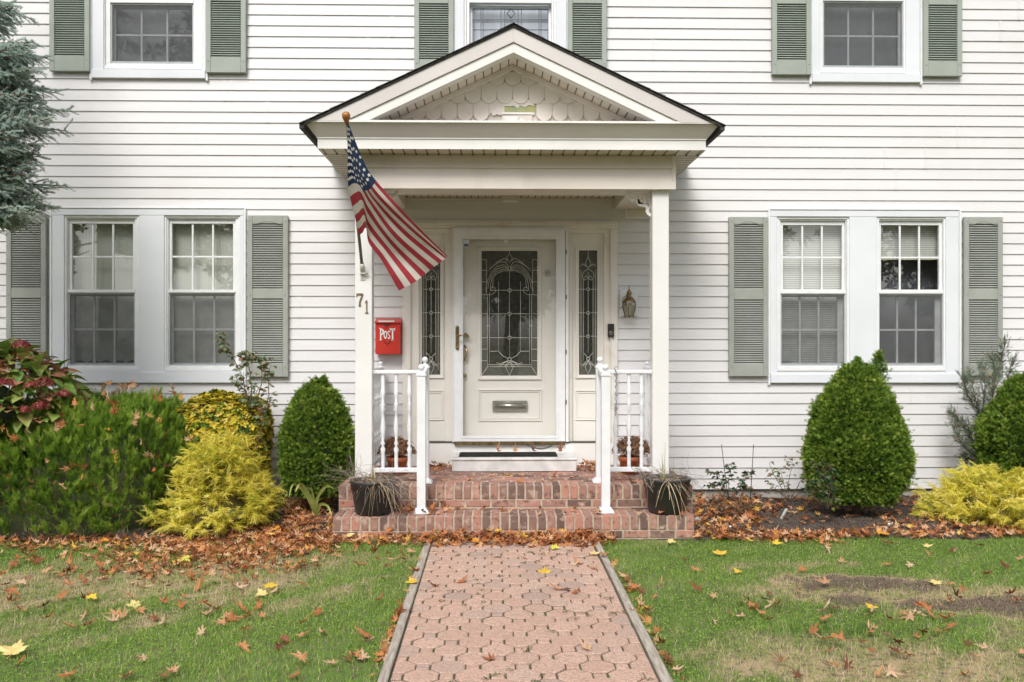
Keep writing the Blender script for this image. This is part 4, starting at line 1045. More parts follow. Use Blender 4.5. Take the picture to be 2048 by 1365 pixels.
V = [flagp(i/NU, j/NV) for j in range(NV+1) for i in range(NU+1)]
def flagcol(fn, name, mat, parent):
    fs = [(j*(NU+1)+i, j*(NU+1)+i+1, (j+1)*(NU+1)+i+1, (j+1)*(NU+1)+i) for j in range(NV) for i in range(NU) if fn(i, j)]
    used = sorted({q for f in fs for q in f}); mp_ = {q: k for k, q in enumerate(used)}
    m = MB(); m.add([V[q] for q in used], [tuple(mp_[q] for q in f) for f in fs], True); return m.build(name, mat, parent)
t = thing('flag', 'faded American flag draped and folded from the porch pole', 'flag', at3(715,470,-1.35))
isc = lambda i, j: i < NU*.4 and j < 42
def cloth(n_, a, b): return pm(n_, a, b, 9, .85, .15, 300, transl=.3)
flagcol(lambda i, j: not isc(i, j) and (j//6) % 2 == 0, 'red_stripes', cloth('flag_red', (.36,.03,.045), (.29,.025,.035)), t)
flagcol(lambda i, j: not isc(i, j) and (j//6) % 2 == 1, 'white_stripes', cloth('flag_white', (.62,.58,.53), (.54,.50,.45)), t)
flagcol(isc, 'canton', cloth('flag_blue', (.012,.03,.09), (.02,.04,.10)), t)
m = MB()
for r_ in range(9):
    for k in range(6 if r_ % 2 == 0 else 5):
        u0 = .4*((k*2+1+(r_ % 2))/12); v0 = (r_+1)/10*7/13
        c0_ = flagp(u0, v0, .006); tu = (flagp(u0+.02, v0, .006)-flagp(u0-.02, v0, .006)).normalized(); tv = (flagp(u0, v0-.02, .006)-flagp(u0, v0+.02, .006)); tv = (tv-tu*tv.dot(tu)).normalized(); pts = []
        for q in range(10):
            rr_ = .017 if q % 2 == 0 else .007; a = pi/2+q*pi/5
            pts.append(c0_+(tu*math.cos(a)+tv*math.sin(a))*rr_*1.02)
        pts.append(c0_); m.add(pts, [(q, (q+1) % 10, 10) for q in range(10)])
m.build('star_print', pm('star_white', (.72,.72,.70), rough=.8), t)
# ============================================================= FOLIAGE TEMPLATES
def quads(l): return np.array(l, int)
def kite(p, d, L_, w, up=(0, 0, 1)):
    """four-cornered leaf from p along d"""
    p, d = np.array(p, float), np.array(d, float); d /= np.linalg.norm(d); s = np.cross(d, up); s /= np.linalg.norm(s)
    return [p, p+d*L_*.5-s*w/2, p+d*L_, p+d*L_*.5+s*w/2]
def mk(lst): V = np.array([q for k in lst for q in k]); return V, np.arange(len(V)).reshape(-1, 4)
def t_fan(seed, n=4, L_=1.0):
    r = np.random.default_rng(seed); l = [kite((0, 0, 0), (0, 1, .1), L_, .085)]
    for i in range(n):
        y = .12+.7*i/n*L_; 
        for s in (-1, 1): l.append(kite((0, y, r.uniform(-.04, .04)), (s*r.uniform(.6, 1.0), 1, r.uniform(-.35, .35)), L_*(.6-.3*i/n), .085))
    return mk(l)
def t_feather(seed, n=8):
    r = np.random.default_rng(seed); l = [kite((0, 0, 0), (0, 1, 0), 1, .035)]
    for i in range(n):
        y = .1+.8*i/n
        for s in (-1, 1): l.append(kite((0, y, 0), (s*.42, 1, r.uniform(-.35, .35)), .36-.16*i/n+r.uniform(0, .06), .03))
    return mk(l)
def ribbon(pts, w0, w1, side=(1, 0, 0)):
    pts = [np.array(p, float) for p in pts]; s = np.array(side, float); out = []
    for i in range(len(pts)-1):
        a = w0+(w1-w0)*i/(len(pts)-1); b = w0+(w1-w0)*(i+1)/(len(pts)-1)
        out.append([pts[i]-s*a/2, pts[i]+s*a/2, pts[i+1]+s*b/2, pts[i+1]-s*b/2])
    return out
def t_thread(seed):
    r = np.random.default_rng(seed); P = [(0, y, .38*y-.62*y*y+.02*r.normal()) for y in (0, .25, .5, .75, 1)]; l = ribbon(P, .055, .03)
    for i in range(7):
        y = .25+.1*i; z = .38*y-.62*y*y; s = (-1)**i; a = r.uniform(.12, .3)
        l += ribbon([(0, y, z), (s*a*.5, y+.14, z-.01), (s*a*.8, y+.24, z-.11)], .045, .025, (.6, 0, .8))
    return mk(l)
def t_leaf(rows, fold=.25, droop=.3):
    """rows: [(y,halfwidth)] -> leaf of two strips with a fold and droop, unit length"""
    V = []
    for y, w in rows:
        z = -droop*y*y; V += [(-w, y, z+fold*w), (0, y, z), (w, y, z+fold*w)]
    V = np.array(V, float); F = []
    for i in range(len(rows)-1):
        a = i*3; F += [[a, a+1, a+4, a+3], [a+1, a+2, a+5, a+4]]
    return V, np.array(F)
def tufts(P, D, n, L_, spread, rs=None):
    """break a shrub's surface into shoots: n sprays strung along an arching shoot at every point"""
    m_ = len(P); D = D/np.linalg.norm(D, axis=1, keepdims=True); l = rng.uniform(.6, 1.2, m_)*L_
    s = rng.random((m_, n)); Q = P[:, None]+D[:, None]*(s*l[:, None])[..., None]; Q[..., 2] -= (s*s*l[:, None])*.12
    E = D[:, None]+rng.normal(0, spread, (m_, n, 3)); return Q.reshape(-1, 3), E.reshape(-1, 3), np.repeat(rng.normal(0, .10, m_), n)+(s.ravel()-.4)*.18
T_OV = t_leaf([(0, .01), (.3, .30), (.62, .27), (1, .01)]); T_SM = t_leaf([(0, .01), (.45, .33), (1, .01)], .3, .15)
T_HY = t_leaf([(0, .02), (.15, .24), (.4, .36), (.65, .29), (.85, .13), (1, .005)], .30, .42)
def egg(P, prof, c, rx, ry, h, n, depth=.16, lump=.07, seed=0, ph0=-math.pi, ph1=math.pi):
    """points on a lumpy body of revolution, with outward directions"""
    r = np.random.default_rng(seed); t = r.random(n*3); w = np.interp(t, [p[0] for p in prof], [p[1] for p in prof]); keep = r.random(n*3) < (w+.06)/1.06; t = t[keep][:n]
    w = np.interp(t, [p[0] for p in prof], [p[1] for p in prof]); a = r.uniform(ph0, ph1, len(t))
    k = 1-depth*r.random(len(t))**1.6
    x, y = np.cos(a)*w, np.sin(a)*w
    q = 1+lump*fnoise(np.cos(a)*2, np.sin(a)*2, t*4, 1.7, seed)+lump*.5*fnoise(np.cos(a)*2, np.sin(a)*2, t*4, 4.2, seed+3)
    P = np.stack([c[0]+x*rx*k*q, c[1]+y*ry*k*q, c[2]+t*h*(.98+.02*k)], 1)
    dw = (np.interp(t-.04, [p[0] for p in prof], [p[1] for p in prof])-np.interp(t+.04, [p[0] for p in prof], [p[1] for p in prof]))/.08
    D = np.stack([np.cos(a)*h/rx, np.sin(a)*h/ry, dw*1.0], 1); D /= np.linalg.norm(D, axis=1, keepdims=True)
    return P, D, k
def core(name, prof, c, rx, ry, h, s, mat, parent, seed=0):
    """the dense twiggy inside of a shrub"""
    n, m_ = 28, 18; V = []
    for j in range(m_+1):
        t = j/m_; w = np.interp(t, [p[0] for p in prof], [p[1] for p in prof])*s
        for i in range(n):
            a = 2*math.pi*i/n; q = 1+.09*fnoise(math.cos(a)*2, math.sin(a)*2, t*4, 1.7, seed)+.05*math.sin(a*7+t*20)
            V.append((c[0]+math.cos(a)*rx*w*q, c[1]+math.sin(a)*ry*w*q, c[2]+t*h*(s+.02)))
    F = [(j*n+i, j*n+(i+1) % n, (j+1)*n+(i+1) % n, (j+1)*n+i) for j in range(m_) for i in range(n)]
    return fastmesh(name, np.array(V), np.array(F), mat, None, parent, smooth=True)
def multi(TT, P, M, S, rnd, jit=0):
    """spread instances over several templates with the same face size"""
    k = len(TT); idx = rng.integers(0, k, len(P)); S = np.asarray(S, float); out = []
    for i in range(k):
        q = idx == i
        if q.any(): out.append(inst(TT[i][0], TT[i][1], P[q], M[q], S[q], rnd[q], jit))
    return cat(out)
FAN = [t_fan(i) for i in range(4)]; FEA = [t_feather(i) for i in range(4)]; THR = [t_thread(i) for i in range(6)]
M_wood = pm('twig_wood', (.13,.095,.07), (.08,.06,.045), 20, .9, .5, 60)
def leafm(name, ramp, tr=.25, rough=.55, c2=None, scale=20): return pm(name, None, c2, scale, rough, 0, spec=.3, ramp=ramp, transl=tr, lo=.5, hi=.7)
M_arb = leafm('arborvitae_green', [(0,(.04,.095,.014)),(.35,(.135,.245,.028)),(.75,(.24,.355,.045)),(1,(.46,.54,.11))], .4)
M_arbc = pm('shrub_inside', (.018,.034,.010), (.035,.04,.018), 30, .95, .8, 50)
PR_ARB = [(0,.60),(.06,.82),(.18,.95),(.34,1.0),(.5,.93),(.66,.77),(.8,.58),(.9,.41),(.96,.26),(1,.0)]
PR_ARB2 = [(0,.62),(.06,.82),(.15,.93),(.34,1.0),(.58,.94),(.72,.80),(.82,.63),(.90,.44),(.96,.24),(1,.0)]
def arborvitae(label, px0, px1, pyt, pyb, Y, n, seed, spikes=(), PR_ARB=PR_ARB):
    xa, xb = at(px0,800,Y)[0], at(px1,800,Y)[0]; zt = at((px0+px1)/2, pyt, Y)[1]; zb = at((px0+px1)/2, pyb, Y-.0)[1]; zb = max(zb, .03)
    c = ((xa+xb)/2, Y, zb); rx = (xb-xa)/2*.97; t = thing('arborvitae', label, 'shrub', (c[0], Y, .02), 'clipped arborvitae shrubs along the house')
    P, D, k = egg(None, PR_ARB, c, rx, rx*.82, (zt-zb)*.97, n, seed=seed); out_ = rng.random(len(P)) < .10; P[out_] += D[out_]*rng.uniform(.0, .04, (out_.sum(), 1))
    for (sx, sy, r_) in spikes:
        q = 420; a = rng.random(q); X_, Z_ = at(sx, sy, Y); P2 = np.stack([X_+rng.normal(0, .042, q)*(1.15-a), Y+rng.normal(0, .03, q), Z_-.26+.24*a], 1)
        P = np.concatenate([P, P2]); D = np.concatenate([D, np.stack([rng.normal(0, .5, q), rng.normal(-.2, .5, q), np.ones(q)], 1)]); k = np.concatenate([k, np.ones(q)])
    P, D, tn_ = tufts(P[::3]-D[::3]*.03, D[::3]+np.array([0, 0, .55])+rng.normal(0, .35, D[::3].shape), 6, .05, .5); m_ = len(P); D2 = D; roll = rng.uniform(0, 6.28, m_)
    V, F, r = multi(FAN, P, frames(D2, roll), rng.uniform(.016, .044, m_), np.clip(rng.normal(.42, .22, m_)+tn_*1.6+.16*fnoise(P[:, 0], P[:, 1], P[:, 2], 9), 0, 1), .05)
    fastmesh('foliage', V, F, M_arb, r, t)
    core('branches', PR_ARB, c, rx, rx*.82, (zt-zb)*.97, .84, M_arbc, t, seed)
    MB().tube([(c[0], Y, -.02), (c[0], Y, zb+.3)], .035, 8).build('trunk', M_wood, t)
    return t
arborvitae('clipped egg shaped arborvitae left of the brick steps', 558, 710, 752, 990, -.62, 17000, 1, ((648,752,1),), PR_ARB2)
arborvitae('large clipped arborvitae with a split top in front of the twin windows', 1609, 1818, 718, 1004, -.80, 34000, 2, ((1715,712,1),(1757,700,1)))
arborvitae('rounded arborvitae cut off by the right edge beside wispy juniper stems', 1958, 2150, 742, 958, -.62, 21000, 3)

# ------------------------------------------------------------- spreading juniper
M_jun = leafm('juniper_green', [(0,(.08,.17,.028)),(.4,(.22,.37,.045)),(.8,(.40,.55,.08)),(1,(.64,.70,.18))], .48)
M_jdead = leafm('juniper_brown', [(0,(.12,.06,.025)),(1,(.25,.14,.06))], .1)
t = thing('juniper_bush', 'broad feathery dark green juniper littered with fallen leaves', 'bush', (-3.6, -1.1, .02))
def junsurf(n, seed, x0=-5.3, x1=None, sh=1.0):
    r = np.random.default_rng(seed); x1 = at(352,950,-1.2)[0] if x1 is None else x1
    x = r.uniform(x0, x1, n); f = r.random(n)**.9*math.pi*.82
    edge = np.clip((x1-x)/.30, 0, 1)**.55; q = sh*(1+.06*fnoise(x, f, 0, 5)+.05*fnoise(x*1.3, f*2, 0, 11, 4))
    hh = (1.04-.28*np.clip((-3.9-x)/1.0, 0, 1))*(.45+.55*edge); yc = -.78; ay = .84
    y = yc-ay*np.sign(np.cos(f))*np.abs(np.cos(f))**.75*q*edge; z = .04+(hh-.04)*np.sin(np.clip(f, 0, 3.14))**.85*q
    D = np.stack([.25*(x-(x0+x1)/2), -np.cos(f), np.sin(f)*.9+.25], 1)
    return np.stack([x, y, z], 1), D, f
P, D, f = junsurf(1650, 5, sh=.97); D = D+np.array([.15, 0, .8])+rng.normal(0, .30, D.shape); P, D, tn_ = tufts(P-D*.06, D, 32, .16, .24); P1, D1, f = junsurf(9000, 8, sh=.96); P = np.concatenate([P, P1]); D = np.concatenate([D, D1+np.array([0, 0, .6])+rng.normal(0, .5, D1.shape)]); tn_ = np.concatenate([tn_, np.full(len(P1), -.12)]); q = P[:, 2] > .03; P, D, tn_ = P[q], D[q], tn_[q]; m_ = len(P)
V, F, r = multi(FEA, P, frames(D, rng.uniform(0, 6.28, m_)), rng.uniform(.045, .095, m_), np.clip(rng.normal(.45, .22, m_)+tn_*1.3+.15*fnoise(P[:, 0], P[:, 1], P[:, 2], 5), 0, 1), .05)
fastmesh('foliage', V, F, M_jun, r, t)
P, D, f = junsurf(1500, 6, sh=.97); q = P[:, 2] < .62; P, D = P[q], D[q]; D = D+rng.normal(0, .6, D.shape)
V, F, r = multi(FEA, P, frames(D, rng.uniform(0, 6.28, len(P))), rng.uniform(.05, .10, len(P)), rng.random(len(P))); fastmesh('dead_twigs', V, F, M_jdead, r, t)
# dense inside
V = []; F = []; xs_ = np.linspace(-5.3, at(330,950,-1.2)[0], 34); nf = 14
for i, x in enumerate(xs_):
    e = min(1, (xs_[-1]-x)/.3+.02)**.5
    hh = (1.04-.28*min(1, max(0, (-3.9-x)/1.0)))*(.45+.55*e)
    for j in range(nf): f_ = math.pi*j/(nf-1)*.98; V.append((x, -.76-.64*math.cos(f_)*e*(1+.05*math.sin(x*9+j)), max(.0, hh*.76*math.sin(f_)**.85*(1+.04*math.sin(x*13+j*2)))))
F = [(i*nf+j, (i+1)*nf+j, (i+1)*nf+j+1, i*nf+j+1) for i in range(len(xs_)-1) for j in range(nf-1)]
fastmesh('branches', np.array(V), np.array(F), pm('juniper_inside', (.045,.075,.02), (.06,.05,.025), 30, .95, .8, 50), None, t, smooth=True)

# ------------------------------------------------------------- golden thread cypresses
M_gold_l = leafm('cypress_gold', [(0,(.26,.33,.04)),(.25,(.55,.54,.07)),(.6,(.83,.73,.10)),(1,(.93,.85,.28))], .42)
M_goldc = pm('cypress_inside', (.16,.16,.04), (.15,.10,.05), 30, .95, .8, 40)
def cypress(label, px0, px1, pyt, Y, n, seed, prof, ry, zt=None):
    xa, xb = at(px0,950,Y)[0], at(px1,950,Y)[0]; zt = at((px0+px1)/2, pyt, Y)[1]; c = ((xa+xb)/2, Y, .03); rx = (xb-xa)/2*.86
    t = thing('golden_cypress', label, 'shrub', (c[0], Y, .02), 'yellow thread leaved cypresses in the bed')
    P, D, k = egg(None, prof, c, rx*.95, ry, (zt-.03)*.95, n//19, .28, .22, seed); D = D*np.array([1, 1, .5])+np.array([0, 0, .5])+rng.normal(0, .35, D.shape); P, D, tn_ = tufts(P-D*.06, D, 17, .15, .5); k = np.ones(len(P)); q = P[:, 2] > .04; P, D, tn_, k = P[q], D[q], tn_[q], k[q]; m_ = len(P)
    D2 = D*np.array([1, 1, .8])
    V, F, r = multi(THR, P-D*.04, frames(D2, rng.normal(0, .5, m_)), rng.uniform(.05, .12, m_), np.clip(rng.normal(.52, .22, m_)+tn_*1.3+.15*fnoise(P[:, 0], P[:, 1], P[:, 2], 6), 0, 1), .06)
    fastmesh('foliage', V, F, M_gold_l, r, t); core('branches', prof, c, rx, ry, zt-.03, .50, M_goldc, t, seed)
    return t
cypress('bright yellow thread leaved cypress between the juniper and the steps', 300, 578, 868, -1.12, 8500, 4, [(0,.62),(.08,.9),(.2,1),(.35,.86),(.5,.66),(.65,.58),(.8,.50),(.93,.34),(1,.0)], .50)
cypress('low yellow thread leaved cypress at the right end of the mulch bed', 1838, 2130, 925, -1.02, 7000, 8, [(0,.75),(.12,1),(.3,.98),(.55,.8),(.75,.56),(.92,.28),(1,0)], .44)

# ------------------------------------------------------------- variegated euonymus
M_euo = leafm('euonymus', [(0,(.03,.08,.015)),(.26,(.08,.19,.025)),(.36,(.50,.44,.04)),(.75,(.68,.50,.04)),(1,(.78,.66,.20))], .2, .35)
def rosette(seed, n=6):
    r = np.random.default_rng(seed); Vs, Fs, o = [], [], 0
    for i in range(n):
        a = i*2.4; d = np.array([[math.cos(a)*.8, math.sin(a)*.8, r.uniform(.2, .9)]]); M_ = frames(d)[0]; v = T_SM[0]*r.uniform(.8, 1.1) @ M_.T
        # rosette axis is local +Y
        v = v[:, [0, 2, 1]]*np.array([1, 1, -1]); Vs.append(v); Fs.append(T_SM[1]+o); o += len(v)
    return np.concatenate(Vs), np.concatenate(Fs)
ROS = [rosette(i) for i in range(4)]
xa, xb = at(352,850,-.5)[0], at(545,850,-.5)[0]; zt = at(450,790,-.5)[1]
t = thing('euonymus_bush', 'yellow and green variegated leafy bush under the left windows', 'bush', ((xa+xb)/2, -.5, .03))
PR_BOX = [(0,.75),(.3,.95),(.75,1),(.88,.9),(.96,.65),(1,.0)]
c = ((xa+xb)/2, -.5, .05); P, D, k = egg(None, PR_BOX, c, (xb-xa)/2*.96, .34, zt-.05, 5200, .12, .05, 9)
q = rng.random((900, 2))*2-1; P2 = np.stack([c[0]+q[:, 0]*(xb-xa)/2*.82, c[1]+q[:, 1]*.24, zt-.03+.03*rng.random(900)+.03*fnoise(q[:, 0], q[:, 1], 0, 6)-.09*(q[:, 0]**2)**1.5-.05*q[:, 1]**2], 1); P = np.concatenate([P, P2]); D = np.concatenate([D, np.tile([0, 0, 1.], (900, 1))]); m_ = len(P)
V, F, r = multi(ROS, P, frames(D+np.array([0, 0, .5])+rng.normal(0, .3, (m_, 3)), rng.uniform(0, 6, m_)), rng.uniform(.028, .046, m_), np.clip(rng.normal(.50, .26, m_), 0, 1), .16)
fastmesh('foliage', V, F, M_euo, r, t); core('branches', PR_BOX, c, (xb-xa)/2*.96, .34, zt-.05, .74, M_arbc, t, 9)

# ------------------------------------------------------------- hydrangea
M_hyd = leafm('hydrangea_leaf', [(0,(.12,.25,.045)),(.4,(.26,.40,.08)),(.58,(.38,.37,.11)),(.7,(.44,.19,.12)),(1,(.50,.20,.16))], .25, .45, (.20,.16,.05), 12)
hx, hz = at(20,800,-1.0); t = thing('hydrangea', 'hydrangea with reddening leaves and faded crimson flower heads', 'shrub', (hx, -1.0, .02))
n = 900; a = rng.uniform(0, 2*pi, n); e = rng.uniform(-.9, 1.45, n); rr_ = .56*(.72+.28*rng.random(n)**.5)
cH = np.array([at(-10,800,-1.0)[0], -1.02, at(20,814,-1.0)[1]])
D = np.stack([np.cos(e)*np.cos(a), np.cos(e)*np.sin(a), np.sin(e)], 1); P = cH+D*rr_[:, None]*np.array([1.26, .85, .86])
D2 = D*np.array([1, 1, .35])+np.array([0, -.1, -.05])+rng.normal(0, .35, (n, 3))
V, F, r = inst(*T_HY, P, frames(D2, rng.normal(0, .35, n)), rng.uniform(.10, .165, n), np.clip(rng.normal(.45, .3, n), 0, 1), .03)
fastmesh('foliage', V, F, M_hyd, r, t, smooth=True)
m = MB()
for i in range(22):
    a_ = rng.uniform(0, 6.28); e_ = rng.uniform(.1, 1.2); p1 = cH+np.array([math.cos(a_)*math.cos(e_)*.5, math.sin(a_)*math.cos(e_)*.34, math.sin(e_)*.36]); m.tube([(cH[0]+rng.normal(0, .1), cH[1], .0), tuple(cH*.5+p1*.5+np.array([0, 0, -.18])), tuple(p1)], [.009, .007, .004], 5)
m.build('stems', M_wood, t)
core('inner_leaves', [(0,.5),(.5,1),(1,.1)], (cH[0], cH[1], cH[2]-.40), .50, .34, .74, .8, M_arbc, t, 2)
M_hf = leafm('hydrangea_flower', [(0,(.10,.012,.015)),(.5,(.27,.035,.045)),(.85,(.40,.10,.09)),(1,(.40,.28,.14))], .2, .7)
for px_, py_, s_ in ((43,692,.06),(9,768,.065),(88,768,.075),(128,789,.05),(82,814,.065),(48,822,.05),(-30,730,.07),(62,772,.05)):
    cc = np.array(at3(px_, py_, -1.50+abs(px_-20)*.0022)); n = 150; d = rng.normal(0, 1, (n, 3)); d /= np.linalg.norm(d, axis=1, keepdims=True); d[:, 2] = np.abs(d[:, 2])*.9-.2
    T = mk([kite((0, 0, 0), (math.cos(k*pi/2), math.sin(k*pi/2), .15), 1, .8) for k in range(4)])
    # florets face outwards: template axis z -> outward
    V_ = T[0][:, [0, 2, 1]]
    v, f_, r = inst(V_, T[1], cc+d*s_*np.array([1.15, 1, 1.05])*(.75+.25*rng.random((n, 1))), frames(d+rng.normal(0, .2, (n, 3)), rng.uniform(0, 6, n)), rng.uniform(.008, .014, n), rng.random(n), .1)
    fastmesh('flower_head', v, f_, M_hf, r, t)

# ------------------------------------------------------------- stemmed plants
def stemmed(name, label, catn, stems, Y, leaf_n, leaf_s, mat, base, r0=.005, group=None, tmpl=T_OV, wood=M_wood, dy=.12, hang=.3, start=.25):
    """stems: pixel polylines; leaves along them"""
    t = thing(name, label, catn, base, group); m = MB(); P, D = [], []
    for st in stems:
        yo = rng.uniform(-dy, dy); pts = []
        for i, (x, y) in enumerate(st): pts.append(np.array(at3(x, y, Y+yo*i/len(st))))
        fine = []
        for a, b in zip(pts, pts[1:]):
            for k in range(4): fine.append(a+(b-a)*k/4+rng.normal(0, .0022, 3))
        fine.append(pts[-1]); L_ = len(fine); m.tube(fine, [r0*(1-.75*i/L_) for i in range(L_)], 5)
        for _ in range(max(1, int(leaf_n*(len(st)-1)))):
            i = rng.uniform(start, 1)*(L_-1); j = int(min(L_-2, i)); p = fine[j]+(fine[j+1]-fine[j])*(i-j); a = rng.uniform(0, 6.28)
            d = np.array([math.cos(a), math.sin(a)*.8, rng.uniform(-hang, .8)]); tw = rng.uniform(.01, .05); q = p+d*tw
            m.tube([p, q], .0012, 3, cap=False)
            for k in range(3):
                b_ = a+(k-1)*.9; P.append(q); D.append([math.cos(b_), math.sin(b_), rng.uniform(-hang-.3, .5)])
    m.build('stems', wood, t); P, D = np.array(P), np.array(D); n = len(P)
    v, f_, r = inst(*tmpl, P, frames(D, rng.normal(0, .6, n)), rng.uniform(.7, 1.25, n)*leaf_s, rng.random(n), .05); fastmesh('leaves', v, f_, mat, r, t)
    return t
M_ros = leafm('rose_leaf', [(0,(.10,.17,.08)),(.5,(.22,.29,.14)),(.75,(.30,.27,.16)),(.9,(.36,.17,.12)),(1,(.42,.27,.18))], .35)
stemmed('rose_bush', 'tall thin rose bush with sparse reddish leaves over the window corner', 'bush',
        [[(500,905),(499,860),(497,820),(493,785),(482,745),(462,708),(443,685),(436,664)],[(497,820),(503,780),(500,745),(492,715),(487,703)],[(497,840),(515,800),(525,760),(522,730),(512,712)],
         [(500,870),(525,830),(538,790),(535,750),(543,728)],[(493,785),(478,770),(470,750)],[(500,880),(508,840),(512,800),(505,770)],[(480,740),(500,722),(520,716),(540,722)],[(505,960),(510,900),(527,850),(540,800)],[(462,708),(448,702),(432,705)]],
        -.72, 5.5, .046, M_ros, (at(500,950,-.7)[0], -.7, .02), .006)
M_ros2 = leafm('rose_leaf_green', [(0,(.03,.07,.035)),(.6,(.07,.12,.06)),(.85,(.15,.13,.07)),(1,(.30,.10,.05))], .2)
stemmed('rose_bush', 'low green rose bush beside the thin stakes', 'bush', [[(1455,1000),(1448,970),(1432,950),(1418,944)],[(1458,1000),(1456,965),(1462,940),(1455,932)],[(1460,1000),(1480,965),(1498,950),(1510,945)],[(1455,995),(1435,978),(1415,970)],[(1462,1000),(1475,980),(1508,972)]],
        -.42, 8.0, .036, M_ros2, (at(1458,1000,-.4)[0], -.4, .03), .004, 'low rose bushes by the foundation')
stemmed('rose_bush', 'twiggy rose bush with a few red leaves, middle of the low roses', 'bush', [[(1575,1002),(1560,970),(1545,945),(1538,925)],[(1578,1002),(1578,960),(1585,930),(1578,917)],[(1580,1002),(1600,965),(1618,945),(1630,938)],[(1575,1000),(1548,975),(1528,958)],[(1582,1000),(1612,978),(1640,962)],[(1577,1002),(1566,960),(1560,935)]],
        -.50, 5.5, .030, M_ros, (at(1577,1002,-.5)[0], -.5, .03), .004, 'low rose bushes by the foundation')
stemmed('rose_bush', 'dark green rose bush leaning on the large arborvitae', 'bush', [[(1650,1018),(1648,980),(1640,950),(1630,925)],[(1652,1018),(1660,980),(1665,950),(1658,930)],[(1655,1018),(1668,990),(1672,960)],[(1648,1015),(1625,990),(1608,975)],[(1652,1018),(1640,985),(1618,960)]],
        -1.30, 9, .034, M_ros2, (at(1650,1020,-1.3)[0], -1.3, .03), .004, 'low rose bushes by the foundation')
M_brn = leafm('dried_leaf', [(0,(.10,.045,.025)),(.5,(.19,.11,.05)),(.8,(.14,.14,.06)),(1,(.30,.16,.08))], .15)
stemmed('low_plant', 'small brown dried low plant beside the right end of the brick steps', 'plant', [[(1470,1045),(1470+dx,1020-abs(dx)*.1),(1470+dx*1.7,1000+abs(dx)*.35)] for dx in (-38,-28,-18,-8,2,10,18,27,34,-33,22)], -.85, 13, .016, M_brn, (at(1468,1040,-.85)[0], -.85, .03), .0025, tmpl=T_SM, start=.05)
# wispy juniper stems
M_wis = leafm('wispy_grey_green', [(0,(.09,.13,.09)),(.6,(.19,.25,.18)),(.85,(.28,.28,.18)),(1,(.38,.22,.13))], .3)
t = thing('wispy_juniper', 'wispy grey green juniper stems rising behind the right shrub', 'bush', (at(1975,950,-.35)[0], -.35, .02)); m = MB(); P, D, S_ = [], [], []
for st in ([(1985,930),(1980,850),(1985,780),(2000,730),(2010,690)],[(1985,920),(1960,850),(1950,790),(1938,745)],[(1980,930),(1945,880),(1925,850),(1905,828)],[(1980,930),(1940,905),(1918,880),(1912,850)],[(1985,900),(1965,830),(1970,770),(1965,735)],[(1990,900),(2000,820),(2015,760),(2025,720)],
           [(1985,940),(1950,925),(1930,915)],[(1985,880),(1955,820),(1935,790),(1928,760)],[(1990,880),(1985,800),(1992,745),(1985,715)],[(1970,930),(1945,890),(1935,850)],[(2000,900),(2020,820),(2035,770)]):
    pts = [np.array(at3(x, y, -.38+rng.uniform(-.08, .08))) for x, y in st]; m.tube(pts, [.008, .006, .004, .003, .002][:len(pts)], 5)
    for a, b in zip(pts, pts[1:]):
        for k in range(150): p = a+(b-a)*rng.random(); dd_ = (b-a)/np.linalg.norm(b-a)+rng.normal(0, .5, 3); P.append(p+dd_*rng.uniform(0, .05)); D.append(dd_); S_.append(rng.uniform(.03, .07))
m.build('stems', M_wood, t); V, F, r = multi(FEA, np.array(P), frames(np.array(D), rng.uniform(0, 6, len(P))), np.array(S_), rng.random(len(P)), .05); fastmesh('foliage', V, F, M_wis, r, t)
# strap-leaved plant
t = thing('strap_leaf_plant', 'yellowing strap leaved plant at the left corner of the steps', 'plant', (at(632,1025,-1.3)[0], -1.3, .02)); m = MB()
for st, w in (([(632,1030),(625,1005),(612,980),(600,968),(590,985)],.030),([(633,1030),(632,1008),(640,985),(655,972),(668,978)],.026),([(630,1030),(618,1000),(600,975),(585,970),(578,995)],.024),([(634,1030),(640,1010),(655,1012),(664,1032)],.028),([(632,1030),(628,1000),(622,975)],.022)):
    pts = [at3(x, y, -1.32-.05*i) for i, (x, y) in enumerate(st)]; fine = []
    for i in range(len(pts)-1):
        for k in range(4): s = k/4; p0, p1, p2, p3 = pts[max(i-1, 0)], pts[i], pts[i+1], pts[min(i+2, len(pts)-1)]; fine.append(.5*((2*p1)+(p2-p0)*s+(2*p0-5*p1+4*p2-p3)*s*s+(3*p1-p0-3*p2+p3)*s**3))
    fine.append(pts[-1]); n = len(fine); vs = []
    for i, p in enumerate(fine):
        d = fine[min(i+1, n-1)]-fine[max(i-1, 0)]; sd = d.cross(Vector((0, 1, .25))).normalized()*w/2*(1-(i/n)**3)*(.6+.4*min(1, i/3)); vs += [p-sd, p+Vector((0, .006, 0)), p+sd]
    m.add(vs, [(3*i, 3*i+1, 3*i+4, 3*i+3) for i in range(n-1)]+[(3*i+1, 3*i+2, 3*i+5, 3*i+4) for i in range(n-1)], True)
m.build('leaves', pm('strap_leaf', (.20,.30,.06), (.42,.42,.13), 9, .45, transl=.25), t)
# grass weeds at the juniper's foot
m = MB()
for i in range(46):
    bx_ = rng.choice([142, 188, 205, 60, 250, 15])+rng.normal(0, 7); g = gnd(bx_, 1072); h_ = rng.uniform(.08, .2); dx = rng.normal(0, .045); p = Vector((g[0], g[1]-.05, 0))
    w = Vector((.003, 0, 0)); q = p+Vector((dx*.4, -.01, h_*.6)); e_ = p+Vector((dx, -.04, h_*.85)); m.add([p-w, p+w, q+w, q-w, e_], [(0,1,2,3),(3,2,4)])
tag(m.build('grass_tufts', pm('long_grass', (.16,.25,.06), (.36,.34,.16), 20, .6, transl=.3), loc=(-3.5, -1.7, 0)), 'long loose grass blades at the foot of the juniper', 'grass', kind='stuff')

